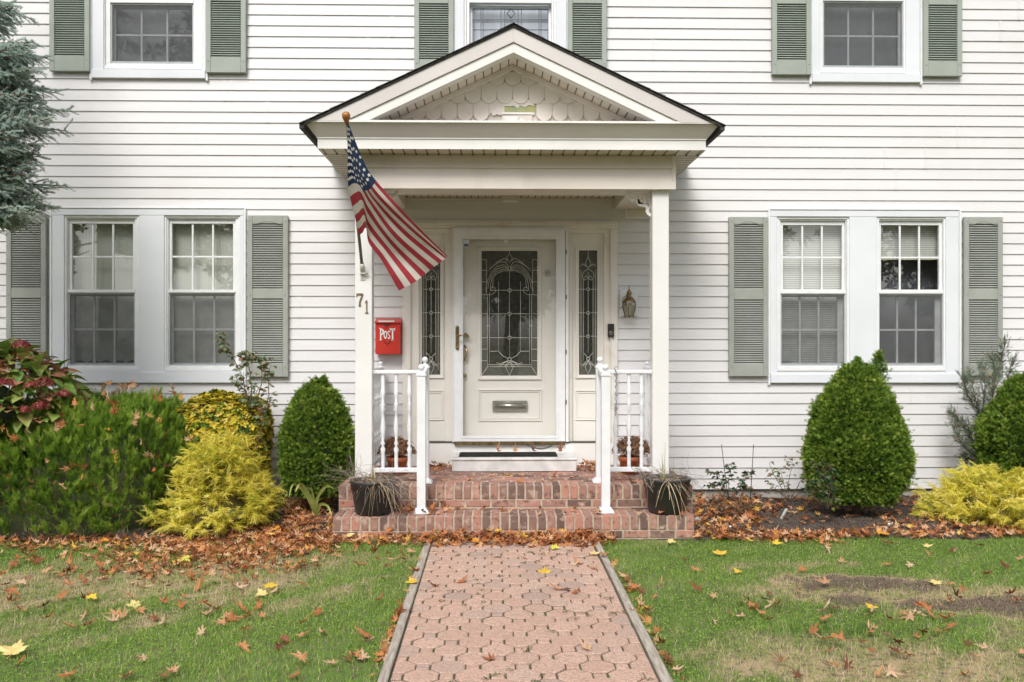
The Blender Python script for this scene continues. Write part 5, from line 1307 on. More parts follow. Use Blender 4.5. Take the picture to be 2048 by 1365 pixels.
# ------------------------------------------------------------- blue spruce
M_spr = leafm('spruce_needles', [(0,(.18,.26,.20)),(.35,(.40,.50,.44)),(.75,(.62,.73,.68)),(1,(.80,.88,.84))], .35, .6)
M_sprw = pm('spruce_bark', (.20,.12,.07), (.11,.075,.05), 40, .9, .5, 80)
YS = -1.55; tx = at(-150,300,YS)[0]; t = thing('blue_spruce', 'blue spruce with dense silvery boughs at the left edge', 'tree', (tx, YS, 0))
MB().tube([(tx, YS, -.05), (tx+.02, YS, 2), (tx, YS, 4.2), (tx, YS, 6.4)], [.12, .10, .06, .02], 10).build('trunk', M_sprw, t)
NT = mk([kite((0, 0, 0), (0, 1, 0), 1, .21)])
P, D, S_, Rn = [], [], [], []; m = MB()
def twig(p0, d, L_, dens=1.0, tone=.5):
    """a shoot clothed in needles"""
    d = np.array(d)/np.linalg.norm(d); sag = np.array([0, 0, -.12]); pts = [p0, p0+d*L_*.5, p0+(d+sag*.6)*L_]; m.tube(pts, [.0026, .002, .0014], 3, cap=False)
    n = int(L_*950*dens); s = rng.random(n); a = rng.uniform(0, 2*pi, n); e1 = np.cross(d, [0, 0, 1.]); e1 /= np.linalg.norm(e1)+1e-9; e2 = np.cross(e1, d)
    pp_ = p0+d*(s*L_)[:, None]+(s*s)[:, None]*sag*.6*L_
    out = e1*np.cos(a)[:, None]+e2*np.abs(np.sin(a))[:, None]*1.0+e2*(.15*np.sin(a))[:, None]
    P.append(pp_); D.append(d*.7+out*.9+rng.normal(0, .12, (n, 3))); S_.append(rng.uniform(.015, .024, n)); Rn.append(np.clip(rng.normal(tone, .14, n), 0, 1)); return pts[-1]
def bough(p0, p1, spread=.36, nt=15):
    """main limb with side shoots in a flat spray"""
    p0, p1 = np.array(p0), np.array(p1); L_ = np.linalg.norm(p1-p0); d = (p1-p0)/L_; m.tube([p0, (p0+p1)/2+np.array([0, 0, -.03]), p1], [.018, .010, .004], 6, cap=False)
    sd = np.cross(d, [0, 0, 1.]); sd /= np.linalg.norm(sd); tn = rng.uniform(.35, .68)
    for i in range(nt):
        s = .25+.75*i/(nt-1); p = p0+(p1-p0)*s+np.array([0, 0, -.03*4*s*(1-s)]); w = spread*(1.12-s)+.05
        for sg in (-1, 1):
            dd = d*.75+sd*sg*rng.uniform(.5, 1)+np.array([0, 0, rng.uniform(-.45, .15)]); e_ = twig(p, dd, w*rng.uniform(.5, .9), tone=tn)
            if w > .16:
                for k in range(5):
                    q = p+(e_-p)*rng.uniform(.2, .95); twig(q, dd*.6+sd*rng.normal(0, .8)+d*.5+np.array([0, 0, rng.uniform(-.9, .35)]), rng.uniform(.06, .13), tone=tn+.05)
    for k in range(7): twig(p1-(p1-p0)*.05*k, d+rng.normal(0, .5, 3), rng.uniform(.06, .12), tone=tn+.12)
# limbs that reach into the picture, aimed by where their tips show
for px_, py_, Y_ in ((38,12,-1.75),(30,48,-1.5),(75,85,-1.9),(100,115,-1.45),(85,140,-2.0),(122,186,-1.6),(148,222,-1.85),(140,262,-1.5),(60,165,-1.7),(100,240,-2.05),(80,290,-1.9),(78,320,-1.6),(40,300,-2.1),(55,350,-1.9),(140,372,-1.75),(90,400,-1.9),(118,415,-1.55),(75,440,-1.85),(30,430,-1.6),(55,415,-2.1),(20,230,-1.5),(10,110,-1.9),(15,385,-2.0),(5,445,-1.9)):
    e_ = at3(px_-12, py_, Y_); z0 = e_.z+.12+rng.uniform(0, .1); bough((tx, YS, z0), e_, .34, 17)
for i in range(64):
    px_, py_, Y_ = rng.uniform(-10, 85), 95+i*5.5+rng.uniform(-6, 6), rng.uniform(-2.1, -1.3); e_ = at3(px_, py_, Y_); bough((tx, YS, e_.z+.12), e_, .32, 9)
for i in range(30):
    z0 = 2.55+i*.115; a = i*2.4; r_ = .95-.12*(z0-2.5)
    if math.cos(a) > .35 and math.sin(a) < .6: continue
    bough((tx, YS, z0), (tx+math.cos(a)*r_, YS+math.sin(a)*min(r_, 1.3), z0-.2), .34, 7)
m.build('branches', M_sprw, t)
V, F, r = inst(*NT, np.concatenate(P), frames(np.concatenate(D)), np.concatenate(S_), np.concatenate(Rn)); fastmesh('needles', V, F, M_spr, r, t)
print('spruce needles', len(r)//8)

# ============================================================= POTS
def black_pot(label, px_, pyt, pyb, w0, w1, Y):
    zb_ = .183; xc = at(px_, 1000, Y)[0]; s = (Y-CAM.y)/F_PX; zt_ = zb_+(pyb-pyt)*s*1.0; r1 = w0/2*s; r0 = w1/2*s
    t = thing('planter', label, 'pot', (xc, Y, zb_), 'black pots on the lower step')
    H_ = zt_-zb_; prof = [(.001,zb_),(r0*.9,zb_),(r0,zb_+.012),(r0+(r1-r0)*.62,zb_+H_*.70),(r1*.955,zb_+H_*.74),(r1*.97,zb_+H_*.90),(r1,zb_+H_*.92),(r1*1.01,zb_+H_*.97),(r1,zb_+H_),(r1*.93,zb_+H_),(r1*.9,zb_+H_*.9)]
    MB().lathe(prof, (xc, Y), 28).build('pot', pm('black_plastic_pot', (.018,.018,.019), (.035,.034,.033), 6, .42, .1, 30), t)
    v = MB().lathe([(r1*.93,zt_-.03),(r1*.5,zt_-.022),(.001,zt_-.018)], (xc, Y), 20).build('soil', M_mulch, t)
    return xc, zt_, r1
M_straw = leafm('straw', [(0,(.20,.13,.07)),(.5,(.42,.32,.18)),(1,(.60,.50,.34))], .2, .7)
M_gry = leafm('dead_grey', [(0,(.12,.09,.075)),(.6,(.26,.22,.19)),(1,(.38,.33,.29))], .1, .9)
M_spk = leafm('spike_green', [(0,(.14,.16,.05)),(.6,(.32,.33,.12)),(1,(.5,.42,.2))], .2, .6)
def strands(n, c, Y, zt_, len_, spread, droop, mat, w=.004, upk=.8, name='dry_blades', parent=None, sway=(0, 0)):
    V, F, Rr = [], [], []; o = 0
    for i in range(n):
        a = rng.uniform(0, 2*pi); L_ = rng.uniform(*len_); k = rng.uniform(.3, 1)*spread; u = rng.uniform(.3, 1)*upk; dr = rng.uniform(.5, 1)*droop; x0 = c+rng.normal(0, .03); y0 = Y+rng.normal(0, .03); rn = rng.random()
        d = np.array([math.cos(a)*k+sway[0], math.sin(a)*k+sway[1]]); sd = np.array([-math.sin(a), math.cos(a), 0])+np.array([.4, 0, 0]); sd /= np.linalg.norm(sd)
        for j in range(8):
            s = j/7*L_; p = np.array([x0+d[0]*s, y0+d[1]*s, zt_-.02+u*s-dr*s*s*2.4+.004*math.sin(j*1.7+i)]); ww = w*(1-.75*j/7); V += [p-sd*ww/2, p+sd*ww/2]; Rr += [rn, rn]
            if j: F.append([o+2*j-2, o+2*j-1, o+2*j+1, o+2*j])
        o += 16
    return fastmesh(name, np.array(V), np.array(F), mat, Rr, parent)
def tangle(n, c, Y, zt_, r_, mat, name, parent, hang=.12, rise=.06):
    V, F, Rr = [], [], []; o = 0
    for i in range(n):
        a = rng.uniform(0, 2*pi); q = r_*math.sqrt(rng.random()); p = np.array([c+math.cos(a)*q, Y+math.sin(a)*q*.8, zt_-.01+rng.uniform(0, rise)]); d = np.array([math.cos(a), math.sin(a), .6])+rng.normal(0, .7, 3); d *= .02/np.linalg.norm(d)
        rn = rng.random()
        for j in range(8):
            sd = np.array([.0010, .0004, .0008]); V += [p-sd, p+sd]; Rr += [rn, rn]
            if j: F.append([o+2*j-2, o+2*j-1, o+2*j+1, o+2*j])
            d = d+rng.normal(0, .006, 3)+np.array([0, 0, -.0035*hang/.12]); p = p+d
            if math.hypot(p[0]-c, p[1]-Y) < r_*1.02 and p[2] < zt_-.03: p[2] = zt_-.03
        o += 16
    return fastmesh(name, np.array(V), np.array(F), mat, Rr, parent)
YP = -1.425
c, zt_, r1 = black_pot('black plastic pot of dead straw on the left end of the lower step', 746, 965, 1031, 92, 70, YP)
t = thing('dead_plant', 'sprawling dead straw plant spilling over the left black pot', 'plant', (c, YP, zt_), 'dead plants in the black pots')
strands(40, c, YP, zt_, (.16,.42), 1.0, .55, M_straw, .010, .55, parent=t); strands(16, c-.05, YP-.03, zt_, (.25,.42), .9, .12, M_straw, .005, .30, parent=t, sway=(-.7, -.1))
strands(9, c+.04, YP-.1, zt_, (.3,.45), .8, 1.1, M_straw, .006, .6, parent=t, sway=(.4, -.4)); strands(2, c+.02, YP, zt_, (.45,.5), .2, .02, M_straw, .003, 1.0, parent=t, sway=(-.45, 0))
tangle(60, c, YP, zt_, r1*1.0, M_straw, 'dry_stems', t, .1, .04); tangle(130, c, YP, zt_, r1*1.0, M_gry, 'dry_stems', t, .12, .02); tangle(70, c+.10, YP-.14, zt_, .07, M_gry, 'dry_stems', t, .2, .03); tangle(60, c-.17, YP, zt_+.01, .08, M_gry, 'dry_stems', t, .05, .08)
c, zt_, r1 = black_pot('black plastic pot with a green spike on the right end of the lower step', 1333, 968, 1037, 96, 72, YP)
t = thing('dead_plant', 'drooping dead plant with one upright green spike in the right black pot', 'plant', (c, YP, zt_), 'dead plants in the black pots')
strands(15, c, YP, zt_, (.22,.36), .18, .0, M_spk, .006, 1.0, name='spike_leaves', parent=t); strands(24, c, YP-.08, zt_, (.25,.40), .9, 1.2, M_straw, .009, .55, parent=t, sway=(0, -.25)); strands(12, c+.05, YP-.05, zt_, (.3,.42), .8, .85, M_straw, .006, .55, parent=t, sway=(.5, -.1))
strands(7, c-.08, YP-.08, zt_, (.3,.4), .5, 1.1, M_straw, .006, .45, parent=t, sway=(-.5, -.2)); tangle(120, c, YP, zt_, r1, M_gry, 'dry_stems', t, .1, .02); tangle(45, c-.17, YP-.03, zt_, .06, M_gry, 'dry_stems', t, .12, .04)
M_terra = pm('terracotta', (.55,.17,.07), (.46,.14,.06), 9, .6, .2, 40)
M_mum = leafm('dried_mum', [(0,(.14,.06,.03)),(.5,(.30,.15,.08)),(.85,(.42,.24,.14)),(1,(.55,.36,.22))], .1, .9)
for px0, px1, b0, b1, y0, y1_, lab, lab2 in ((776,813,754,832,855,912,'small terracotta pot behind the balusters under the mailbox','dried brown chrysanthemum mound under the mailbox'),(1240,1279,1223,1304,860,914,'small terracotta pot behind the balusters below the lantern','dried brown chrysanthemum mound below the lantern')):
    Y = -.62; xc = at((px0+px1)/2,930,Y)[0]; s = (Y-CAM.y)/F_PX; r_ = (px1-px0)/2*s*1.1; t = thing('terracotta_pot', lab, 'pot', (xc, Y, .37), 'terracotta pots on the porch'); h_ = .15
    MB().lathe([(.001,.373),(r_*.78,.373),(r_*.97,.373+h_*.74),(r_*1.06,.373+h_*.75),(r_*1.08,.373+h_),(r_*.95,.373+h_),(r_*.93,.373+h_*.9),(.001,.373+h_*.88)], (xc, Y), 22).build('pot', M_terra, t)
    xb0, xb1 = at(b0,880,Y)[0], at(b1,880,Y)[0]; xm_ = (xb0+xb1)/2; zc0 = at(xc,(y0+y1_)/2,Y)[1]; R_ = (xb1-xb0)/2
    t2 = thing('dried_flowers', lab2, 'plant', (xc, Y, .52), 'dried chrysanthemums on the porch'); n = 2300; d = rng.normal(0, 1, (n, 3)); d /= np.linalg.norm(d, axis=1, keepdims=True); d[:, 2] = np.abs(d[:, 2])*1.1-.35
    P = np.array([xm_, Y, at(1000,898,Y)[1]])+d*np.array([R_, R_*.8, R_*.82])*(.55+.45*rng.random((n, 1))**.5)*(1+.1*fnoise(d[:, 0], d[:, 1], d[:, 2], 5)[:, None])
    v, f_, r = inst(*rosette(3, 5), P, frames(d+rng.normal(0, .5, (n, 3))), rng.uniform(.006, .012, n), rng.random(n), .1); fastmesh('seed_heads', v, f_, M_mum, r, t2)
    m = MB()
    for i in range(130): m.tube([(xc+rng.normal(0, .02), Y+rng.normal(0, .02), .51), tuple(P[i])], .0014, 3, cap=False)
    m.build('stems', pm('mum_stem', (.16,.09,.05), (.09,.05,.03), 30), t2)

# ------------------------------------------------------------- small things in the bed
for k, (a, b, lab) in enumerate((((1443,890),(1458,985),'leaning thin dark wire stake, left of two by the low rose'),((1507,890),(1500,992),'upright thin dark wire stake, right of two by the low rose'))):
    Y = -.35; pA, pB = at3(*a, Y), at3(*b, Y); pB.z = min(pB.z, .02); m = MB(); m.tube([pA, pB], .0035, 6); m.ball(pA, .004, 6, 4); tag(m.build('plant_stake', pm('dark_wire', (.05,.05,.045), rough=.5), loc=pB), lab, 'stake', 'wire stakes by the low rose')
g = gnd(1561,1036,.04); m = MB(); m.box(-.011, .011, -.0015, .0015, 0, .115); m.box(-.008, .008, -.003, -.0016, .03, .10); o = m.build('plant_tag', pm('plastic_white', (.78,.78,.76), rough=.4), bevel=.001); o.location = (g[0], g[1], .02); o.rotation_euler = (.35, .32, .2); tag(o, 'white plastic plant tag leaning in the mulch', 'plant tag')
for px_, py_, lab in ((1460,1068,'small silver path light near the brick steps'),(1778,1062,'small silver path light in front of the large arborvitae')):
    x, y = gnd(px_, py_, .02); t = thing('path_light', lab, 'garden light', (x, y, .02), 'silver path lights in the bed')
    MB().lathe([(.001,.01),(.012,.01),(.012,.045)], (x, y), 12).build('stem', pm('clear_plastic_grey', (.30,.30,.30), rough=.25), t); MB().lathe([(.017,.045),(.019,.05),(.019,.082),(.015,.086),(.001,.087)], (x, y), 14).build('cap', M_nickel, t)
x, y = gnd(1395,1045,.03); m = MB(); m.ball((x, y, .05), .035, 10, 7, .7); tag(m.build('stone', pm('pale_stone', (.55,.53,.50), (.40,.38,.35), 30, .8, .5, 40), loc=(x, y, .03)), 'pale rounded stone beside the right end of the steps', 'stone')
# ============================================================= FALLEN LEAVES
def objrand_mat(name, ramp, transl=.2):
    m, nt = newmat(name); L = nt.links; out = N(nt, 'ShaderNodeOutputMaterial'); b = N(nt, 'ShaderNodeBsdfPrincipled'); b.inputs['Roughness'].default_value = .6
    oi = N(nt, 'ShaderNodeObjectInfo'); cr = N(nt, 'ShaderNodeValToRGB'); e = cr.color_ramp.elements; e[0].position = ramp[0][0]; e[0].color = c4(ramp[0][1]); e[1].position = ramp[-1][0]; e[1].color = c4(ramp[-1][1])
    for p, cc in ramp[1:-1]: q = e.new(p); q.color = c4(cc)
    L.new(oi.outputs['Random'], cr.inputs[0]); tc = N(nt, 'ShaderNodeTexCoord'); no = N(nt, 'ShaderNodeTexNoise'); no.inputs['Scale'].default_value = 40; L.new(tc.outputs['Object'], no.inputs['Vector'])
    mx = N(nt, 'ShaderNodeMix', data_type='RGBA'); mx.blend_type = 'MULTIPLY'; mx.inputs[7].default_value = (.6,.5,.42,1); mr = N(nt, 'ShaderNodeMapRange'); mr.inputs['From Min'].default_value = .4; mr.inputs['From Max'].default_value = .7; L.new(no.outputs[0], mr.inputs['Value']); L.new(mr.outputs[0], mx.inputs[0]); L.new(cr.outputs[0], mx.inputs[6])
    L.new(mx.outputs[2], b.inputs['Base Color']); t = N(nt, 'ShaderNodeBsdfTranslucent'); L.new(mx.outputs[2], t.inputs['Color']); x = N(nt, 'ShaderNodeMixShader'); x.inputs[0].default_value = transl; L.new(b.outputs[0], x.inputs[1]); L.new(t.outputs[0], x.inputs[2]); L.new(x.outputs[0], out.inputs['Surface']); return m
OAK_R = [(0,(.12,.05,.025)),(.2,(.32,.11,.04)),(.45,(.54,.21,.07)),(.7,(.62,.32,.15)),(.87,(.62,.40,.25)),(1,(.74,.55,.38))]
M_oak_o = objrand_mat('oak_leaf', OAK_R); M_oak_s = leafm('oak_litter', OAK_R[:-1]+[(.93,(.60,.36,.20)),(.965,(.62,.34,.05)),(1,(.75,.52,.10))], .2)
def oak(seed):
    """pin-oak outline about the blade's centre: pointed lobes, deep sinuses; curled"""
    r = np.random.default_rng(seed); lob = [(-90,.62,0),(-52,.52,1),(-8,.86,1),(38,.92,1),(90,1.08,1),(142,.92,1),(188,.86,1),(232,.52,1)]; pts = []
    for i, (a, rad, q) in enumerate(lob):
        a2 = lob[(i+1) % len(lob)][0]+(360 if i == len(lob)-1 else 0); j = r.uniform(-5, 5); R_ = rad*r.uniform(.85, 1.1)
        if not q: pts += [(a-3, .18), (a-1.5, R_*1.15), (a+1.5, R_*1.15), (a+3, .18)]
        else: pts += [(a+j-15, R_*.60), (a+j-8, R_*.74), (a+j, R_), (a+j+6, R_*.80), (a+j+14, R_*.58)]
        pts.append(((a+a2)/2, r.uniform(.27, .42)))
    V = [(0, 0, 0)]+[(R_*math.cos(math.radians(a))*(.66+.02*(seed%9)), R_*math.sin(math.radians(a))*(1.34-.03*(seed%7)), 0) for a, R_ in pts]; V = np.array(V); k1, k2, k3 = r.uniform(-.1, 1.2), r.uniform(-.35, .5), r.uniform(-.6, .6)
    V[:, 2] = k1*V[:, 0]**2+k2*V[:, 1]**2+k3*V[:, 0]*V[:, 1]+.05*np.sin(V[:, 0]*9+seed); n = len(pts); V[:, 2] -= V[:, 2].min()
    return V, np.array([[0, 1+i, 1+(i+1) % n] for i in range(n)])
def maple(seed):
    r = np.random.default_rng(seed); lob = [(-90,.75),(-35,.62),(15,.95),(90,1.1),(165,.95),(215,.62)]; pts = []
    for i, (a, rad) in enumerate(lob):
        a2 = lob[(i+1) % len(lob)][0]+(360 if i == len(lob)-1 else 0); R_ = rad*r.uniform(.9, 1.08)
        if i == 0: pts += [(a-3, .25), (a-1.3, R_), (a+1.3, R_), (a+3, .25)]
        else: pts += [(a-22, R_*.66), (a-15, R_*.80), (a-11, R_*.70), (a-5, R_*.84), (a, R_), (a+5, R_*.84), (a+11, R_*.70), (a+15, R_*.80), (a+22, R_*.66)]
        pts.append(((a+a2)/2, .52 if i not in (0, 5) else .42))
    V = np.array([(0, -.05, 0)]+[(R_*math.cos(math.radians(a)), R_*math.sin(math.radians(a)), 0) for a, R_ in pts]); k1, k2 = r.uniform(.0, .4), r.uniform(-.1, .35); V[:, 2] = k1*V[:, 0]**2+k2*V[:, 1]**2+.04*np.sin(V[:, 1]*8+seed); V[:, 2] -= V[:, 2].min(); n = len(pts)
    return V, np.array([[0, 1+i, 1+(i+1) % n] for i in range(n)])
OAKS = [oak(i) for i in range(16)]
def tiltframes(n, tilt):
    yaw = rng.uniform(0, 2*pi, n); D = np.stack([np.cos(yaw), np.sin(yaw), rng.normal(0, tilt, n)], 1); return frames(D, rng.normal(0, tilt, n))
# --- litter that nobody could count
LP = []      # x, y, z, tilt
EXC = lambda px, py: False
def drift(n, poly, zlo, zhi, tilt=.5, ground=0.0):
    """random points inside a photo polygon laid on the ground"""
    xs = [p[0] for p in poly]; ys = [p[1] for p in poly]; k = 0
    G = [gnd(x, y, ground) for x, y in poly]; gx = [g[0] for g in G]; gy = [g[1] for g in G]
    while k < n:
        x, y = rng.uniform(min(gx), max(gx)), rng.uniform(min(gy), max(gy)); c_ = False; j = len(G)-1
        for i in range(len(G)):
            if (gy[i] > y) != (gy[j] > y) and x < (gx[j]-gx[i])*(y-gy[i])/(gy[j]-gy[i])+gx[i]: c_ = not c_
            j = i
        if c_: LP.append((x, y, ground+zlo+(zhi-zlo)*rng.random()**1.5, tilt)); k += 1
drift(900, [(520,1068),(663,1060),(850,1076),(1230,1079),(1235,1090),(1180,1098),(850,1097),(700,1092),(560,1100)], .01, .06, .5)
drift(330, [(850,1074),(1215,1078),(1210,1092),(850,1090)], .02, .08, .6)
drift(950, [(290,1086),(430,1066),(560,1055),(665,1050),(680,1095),(560,1118),(430,1128),(330,1112)], .0, .045, .45)
drift(420, [(560,1010),(668,1000),(664,1064),(575,1062)], .03, .08, .5)
drift(260, [(0,1078),(300,1074),(330,1100),(0,1104)], .0, .03, .4)
drift(620, [(20,1110),(300,1100),(560,1105),(640,1150),(420,1180),(120,1165)], .0, .025, .35) if False else drift(120, [(20,1110),(300,1100),(560,1105),(640,1150),(420,1180),(120,1165)], .0, .025, .35)
drift(430, [(1388,1004),(1500,1000),(1570,1020),(1540,1050),(1470,1080),(1392,1086)], .03, .09, .55)
drift(170, [(1392,1060),(1560,1072),(1600,1078),(1560,1088),(1420,1086)], .02, .05, .5)
drift(150, [(1560,1074),(1750,1066),(1760,1080),(1640,1092),(1560,1088)], .02, .05, .45)
drift(340, [(1745,1062),(1850,1046),(2100,1062),(2100,1080),(1760,1080)], .02, .06, .5)
drift(210, [(1560,988),(1840,985),(1850,1012),(1700,1022),(1560,1015)], .04, .07, .5); drift(90, [(1560,1015),(1850,1010),(1850,1050),(1560,1060)], .04, .055, .4)
drift(120, [(1820,990),(2048,1000),(2048,1020),(1830,1020)], .04, .07, .5)
# on the steps
drift(55, [(790,1012),(900,1014),(905,1028),(790,1030)], .0, .05, .6, .19); drift(26, [(905,1016),(1380,1016),(1380,1030),(905,1030)], .0, .02, .5, .19)
drift(30, [(858,934),(902,934),(902,942),(858,944)], .0, .04, .5, .375); drift(28, [(1157,934),(1190,934),(1192,944),(1157,944)], .0, .06, .6, .375); drift(26, [(880,950),(1300,950),(1300,966),(880,966)], .0, .012, .35, .375)
drift(330, [(250,1090),(620,1084),(700,1110),(560,1150),(380,1170),(200,1150)], .0, .03, .45); drift(45, [(1224,1122),(1236,1122),(1368,1365),(1350,1365)], 0, .02, .5); drift(45, [(838,1118),(846,1118),(752,1365),(738,1365)], 0, .02, .5)
drift(9, [(930,908),(1090,908),(1090,914),(930,914)], .0, .02, .8, MATZ+.004) if False else None
LP = np.array(LP); n = len(LP)
M_ = np.concatenate([tiltframes(1, LP[i, 3]) for i in range(n)]); S_ = rng.uniform(.026, .049, n)
V, F, r = multi(OAKS, LP[:, :3], M_, S_, rng.random(n)**1.1)
tag(fastmesh('leaf_litter', V, F, M_oak_s, r), 'drifts of brown oak leaves along the bed edges and steps', 'fallen leaves', kind='stuff')
# --- leaves caught in the shrubs
P, D, f = junsurf(330, 21, sh=1.06); q = (P[:, 0] > -4.35) & (f > .3); P = P[q][:150]; n = len(P); 
V, F, r = multi(OAKS, P+np.array([0, -.05, .04]), frames(D[q][:150]+rng.normal(0, .8, (n, 3)), rng.uniform(0, 6, n)), rng.uniform(.034, .055, n), rng.uniform(.2, 1, n))
tag(fastmesh('caught_leaves', V, F, M_oak_s, r), 'brown oak leaves caught in the top of the juniper', 'fallen leaves', kind='stuff')
# --- single oak leaves: shared meshes, one object each
OM = []
for i, (v, f_) in enumerate(OAKS):
    me = bpy.data.meshes.new('oak_leaf'); me.from_pydata([tuple(p) for p in v], [], [tuple(q) for q in f_]); me.materials.append(M_oak_o); OM.append(me)
def lay(me, x, y, z, s, tilt, name, label, catn, group, yaw=None, extra=None):
    o = bpy.data.objects.new(name, me); col.objects.link(o); fr_ = tiltframes(1, tilt)[0]
    o.matrix_world = Matrix.Translation((x, y, z)) @ Matrix(fr_.tolist()).to_4x4() @ Matrix.Scale(s, 4); tag(o, label, catn, group); return o
r2 = random.Random(12)
def single(n, boxes, z, label, group, smin=.034, smax=.060, tilt=.25, wt=None):
    k = 0
    while k < n:
        b = r2.choices(boxes, [q[4] for q in boxes])[0]; px_, py_ = r2.uniform(b[0], b[2]), r2.uniform(b[1], b[3]); x, y = gnd(px_, py_)
        if group != 'oak leaves on the paver walk' and PX0-.03 < x < PX1+.03: continue
        lay(r2.choice(OM), x, y, z, r2.uniform(smin, smax), tilt, 'oak_leaf', label, 'leaf', group); k += 1
single(182, [(0,1100,480,1165,30),(250,1085,830,1150,30),(0,1165,500,1260,22),(300,1160,800,1280,12),(0,1260,450,1365,9),(450,1280,760,1365,5)], .022, 'brown oak leaf lying on the lawn left of the walk', 'oak leaves on the left lawn', tilt=.4)
single(92, [(1230,1090,2048,1150,14),(1400,1190,1560,1250,10),(1600,1225,1960,1300,22),(1250,1150,1700,1230,8),(1800,1100,2048,1240,14),(1500,1290,2048,1365,12),(1270,1130,1320,1260,4)], .022, 'brown oak leaf lying on the lawn right of the walk', 'oak leaves on the right lawn', tilt=.4)
for px_, py_ in ((872,1178),(922,1170),(1120,1185),(1135,1186),(1150,1192),(982,1325),(1175,1305),(1050,1122),(1150,1135),(1160,1132),(1205,1122),(1190,1143),(1090,1110),(1268,1228),(818,1228)):
    x, y = gnd(px_, py_); lay(r2.choice(OM), x, y, .016, r2.uniform(.035, .055), .18, 'oak_leaf', 'brown oak leaf lying on the pink paver walk', 'leaf', 'oak leaves on the paver walk')
for px_, py_, lab in ((995,905,'yellowish oak leaf standing on the left half of the door mat'),(1030,907,'brown oak leaf standing near the middle of the door mat'),(1066,912,'flat reddish oak leaf on the right half of the door mat'),(1121,908,'brown oak leaf just off the right end of the door mat')):
    p = at3(px_, py_, -.33); o = lay(r2.choice(OM), p.x, p.y, MATZ+.035, .05, .2, 'oak_leaf', lab, 'leaf', 'oak leaves on the door step'); o.rotation_euler = (r2.uniform(.7, 1.2), r2.uniform(-.5, .5), r2.uniform(-.8, .8))
# --- yellow maple leaves, each told apart by where it lies
def ymat(name, a, b): return pm(name, a, b, 26, .55, .2, 120, transl=.2)
Y1 = ymat('maple_yellow', (.78,.56,.06), (.70,.42,.04)); Y2 = ymat('maple_pale', (.80,.66,.28), (.72,.55,.20)); Y3 = ymat('maple_orange', (.72,.34,.04), (.60,.24,.03)); Y4 = ymat('maple_lime', (.66,.64,.10), (.56,.54,.08))
for k, (px_, py_, s, mt, z, lab) in enumerate((
    (1090,1146,.062,Y1,.018,'bright yellow maple leaf alone on the paver walk'),(828,1165,.058,Y1,.045,'yellow maple leaf hooked on the left timber edging'),(365,1121,.078,Y4,.04,'lime yellow maple leaf on the upper left lawn'),
    (540,1176,.062,Y1,.06,'deep yellow upright maple leaf overlapping a paler one on the left lawn'),(527,1189,.060,Y2,.03,'pale yellow maple leaf partly under a deeper yellow one'),(182,1196,.05,Y1,.06,'small yellow maple leaf on the dry brown patch of lawn'),
    (26,1306,.085,Y2,.05,'largest pale yellow maple leaf at the far left of the lawn'),(272,1210,.06,Y2,.03,'pale cream maple leaf at the edge of the dry patch'),(700,1071,.062,Y2,.08,'pale yellow maple leaf below the left end of the steps'),
    (553,1062,.060,Y3,.09,'orange yellow maple leaf standing in the litter by the yellow cypress'),(214,1083,.055,Y3,.06,'orange maple leaf at the foot of the juniper'),(408,1096,.05,Y3,.06,'small orange leaf in the litter in front of the yellow cypress'),
    (1440,1109,.068,Y1,.04,'yellow maple leaf on the upper right lawn near the bed'),(1477,1144,.04,Y1,.03,'small narrow yellow leaf on the right lawn'),(1550,1088,.055,Y1,.06,'yellow leaf at the lawn edge of the mulch bed'),
    (880,1068,.05,Y2,.10,'pale yellow leaf leaning on the bottom brick course'),(953,1084,.05,Y3,.09,'orange yellow maple leaf at the head of the walk, left side'),(1107,1096,.05,Y4,.05,'yellow green leaf at the head of the walk, centre right'),
    (1190,1109,.045,Y2,.04,'pale oval leaf on the walk near the right timber edging'),(1745,1216,.05,Y1,.05,'yellow and brown curled leaf on the right lawn above the green tuft'),(1852,1093,.05,Y2,.04,'pale yellow leaf on the grass below the right yellow cypress'),
    (1872,1168,.055,Y2,.03,'pale tan yellow leaf on the bare patch of the right lawn'),(1768,1068,.065,Y3,.06,'large orange maple leaf beside a silver path light'),(1340,1084,.05,Y2,.04,'pale yellow leaf on the grass below the right black pot'),
    (1425,1022,.06,Y3,.11,'orange maple leaf in the litter beside the right black pot'),(1447,1042,.06,Y3,.09,'orange yellow maple leaf below the dried low plant'))):
    v, f_ = maple(k); me = bpy.data.meshes.new('maple_leaf'); me.from_pydata([tuple(p) for p in v], [], [tuple(q) for q in f_]); me.materials.append(mt); x, y = gnd(px_, py_, z*.5)
    o = lay(me, x, y, z*.6, s, .1, 'maple_leaf', lab, 'leaf', 'yellow maple leaves'); o.matrix_world = Matrix.Translation((x, y, z*.6)) @ Matrix.Rotation(.12+.028*(k % 9), 4, 'X') @ Matrix.Rotation(k*2.1, 4, 'Z') @ Matrix.Scale(s, 4)

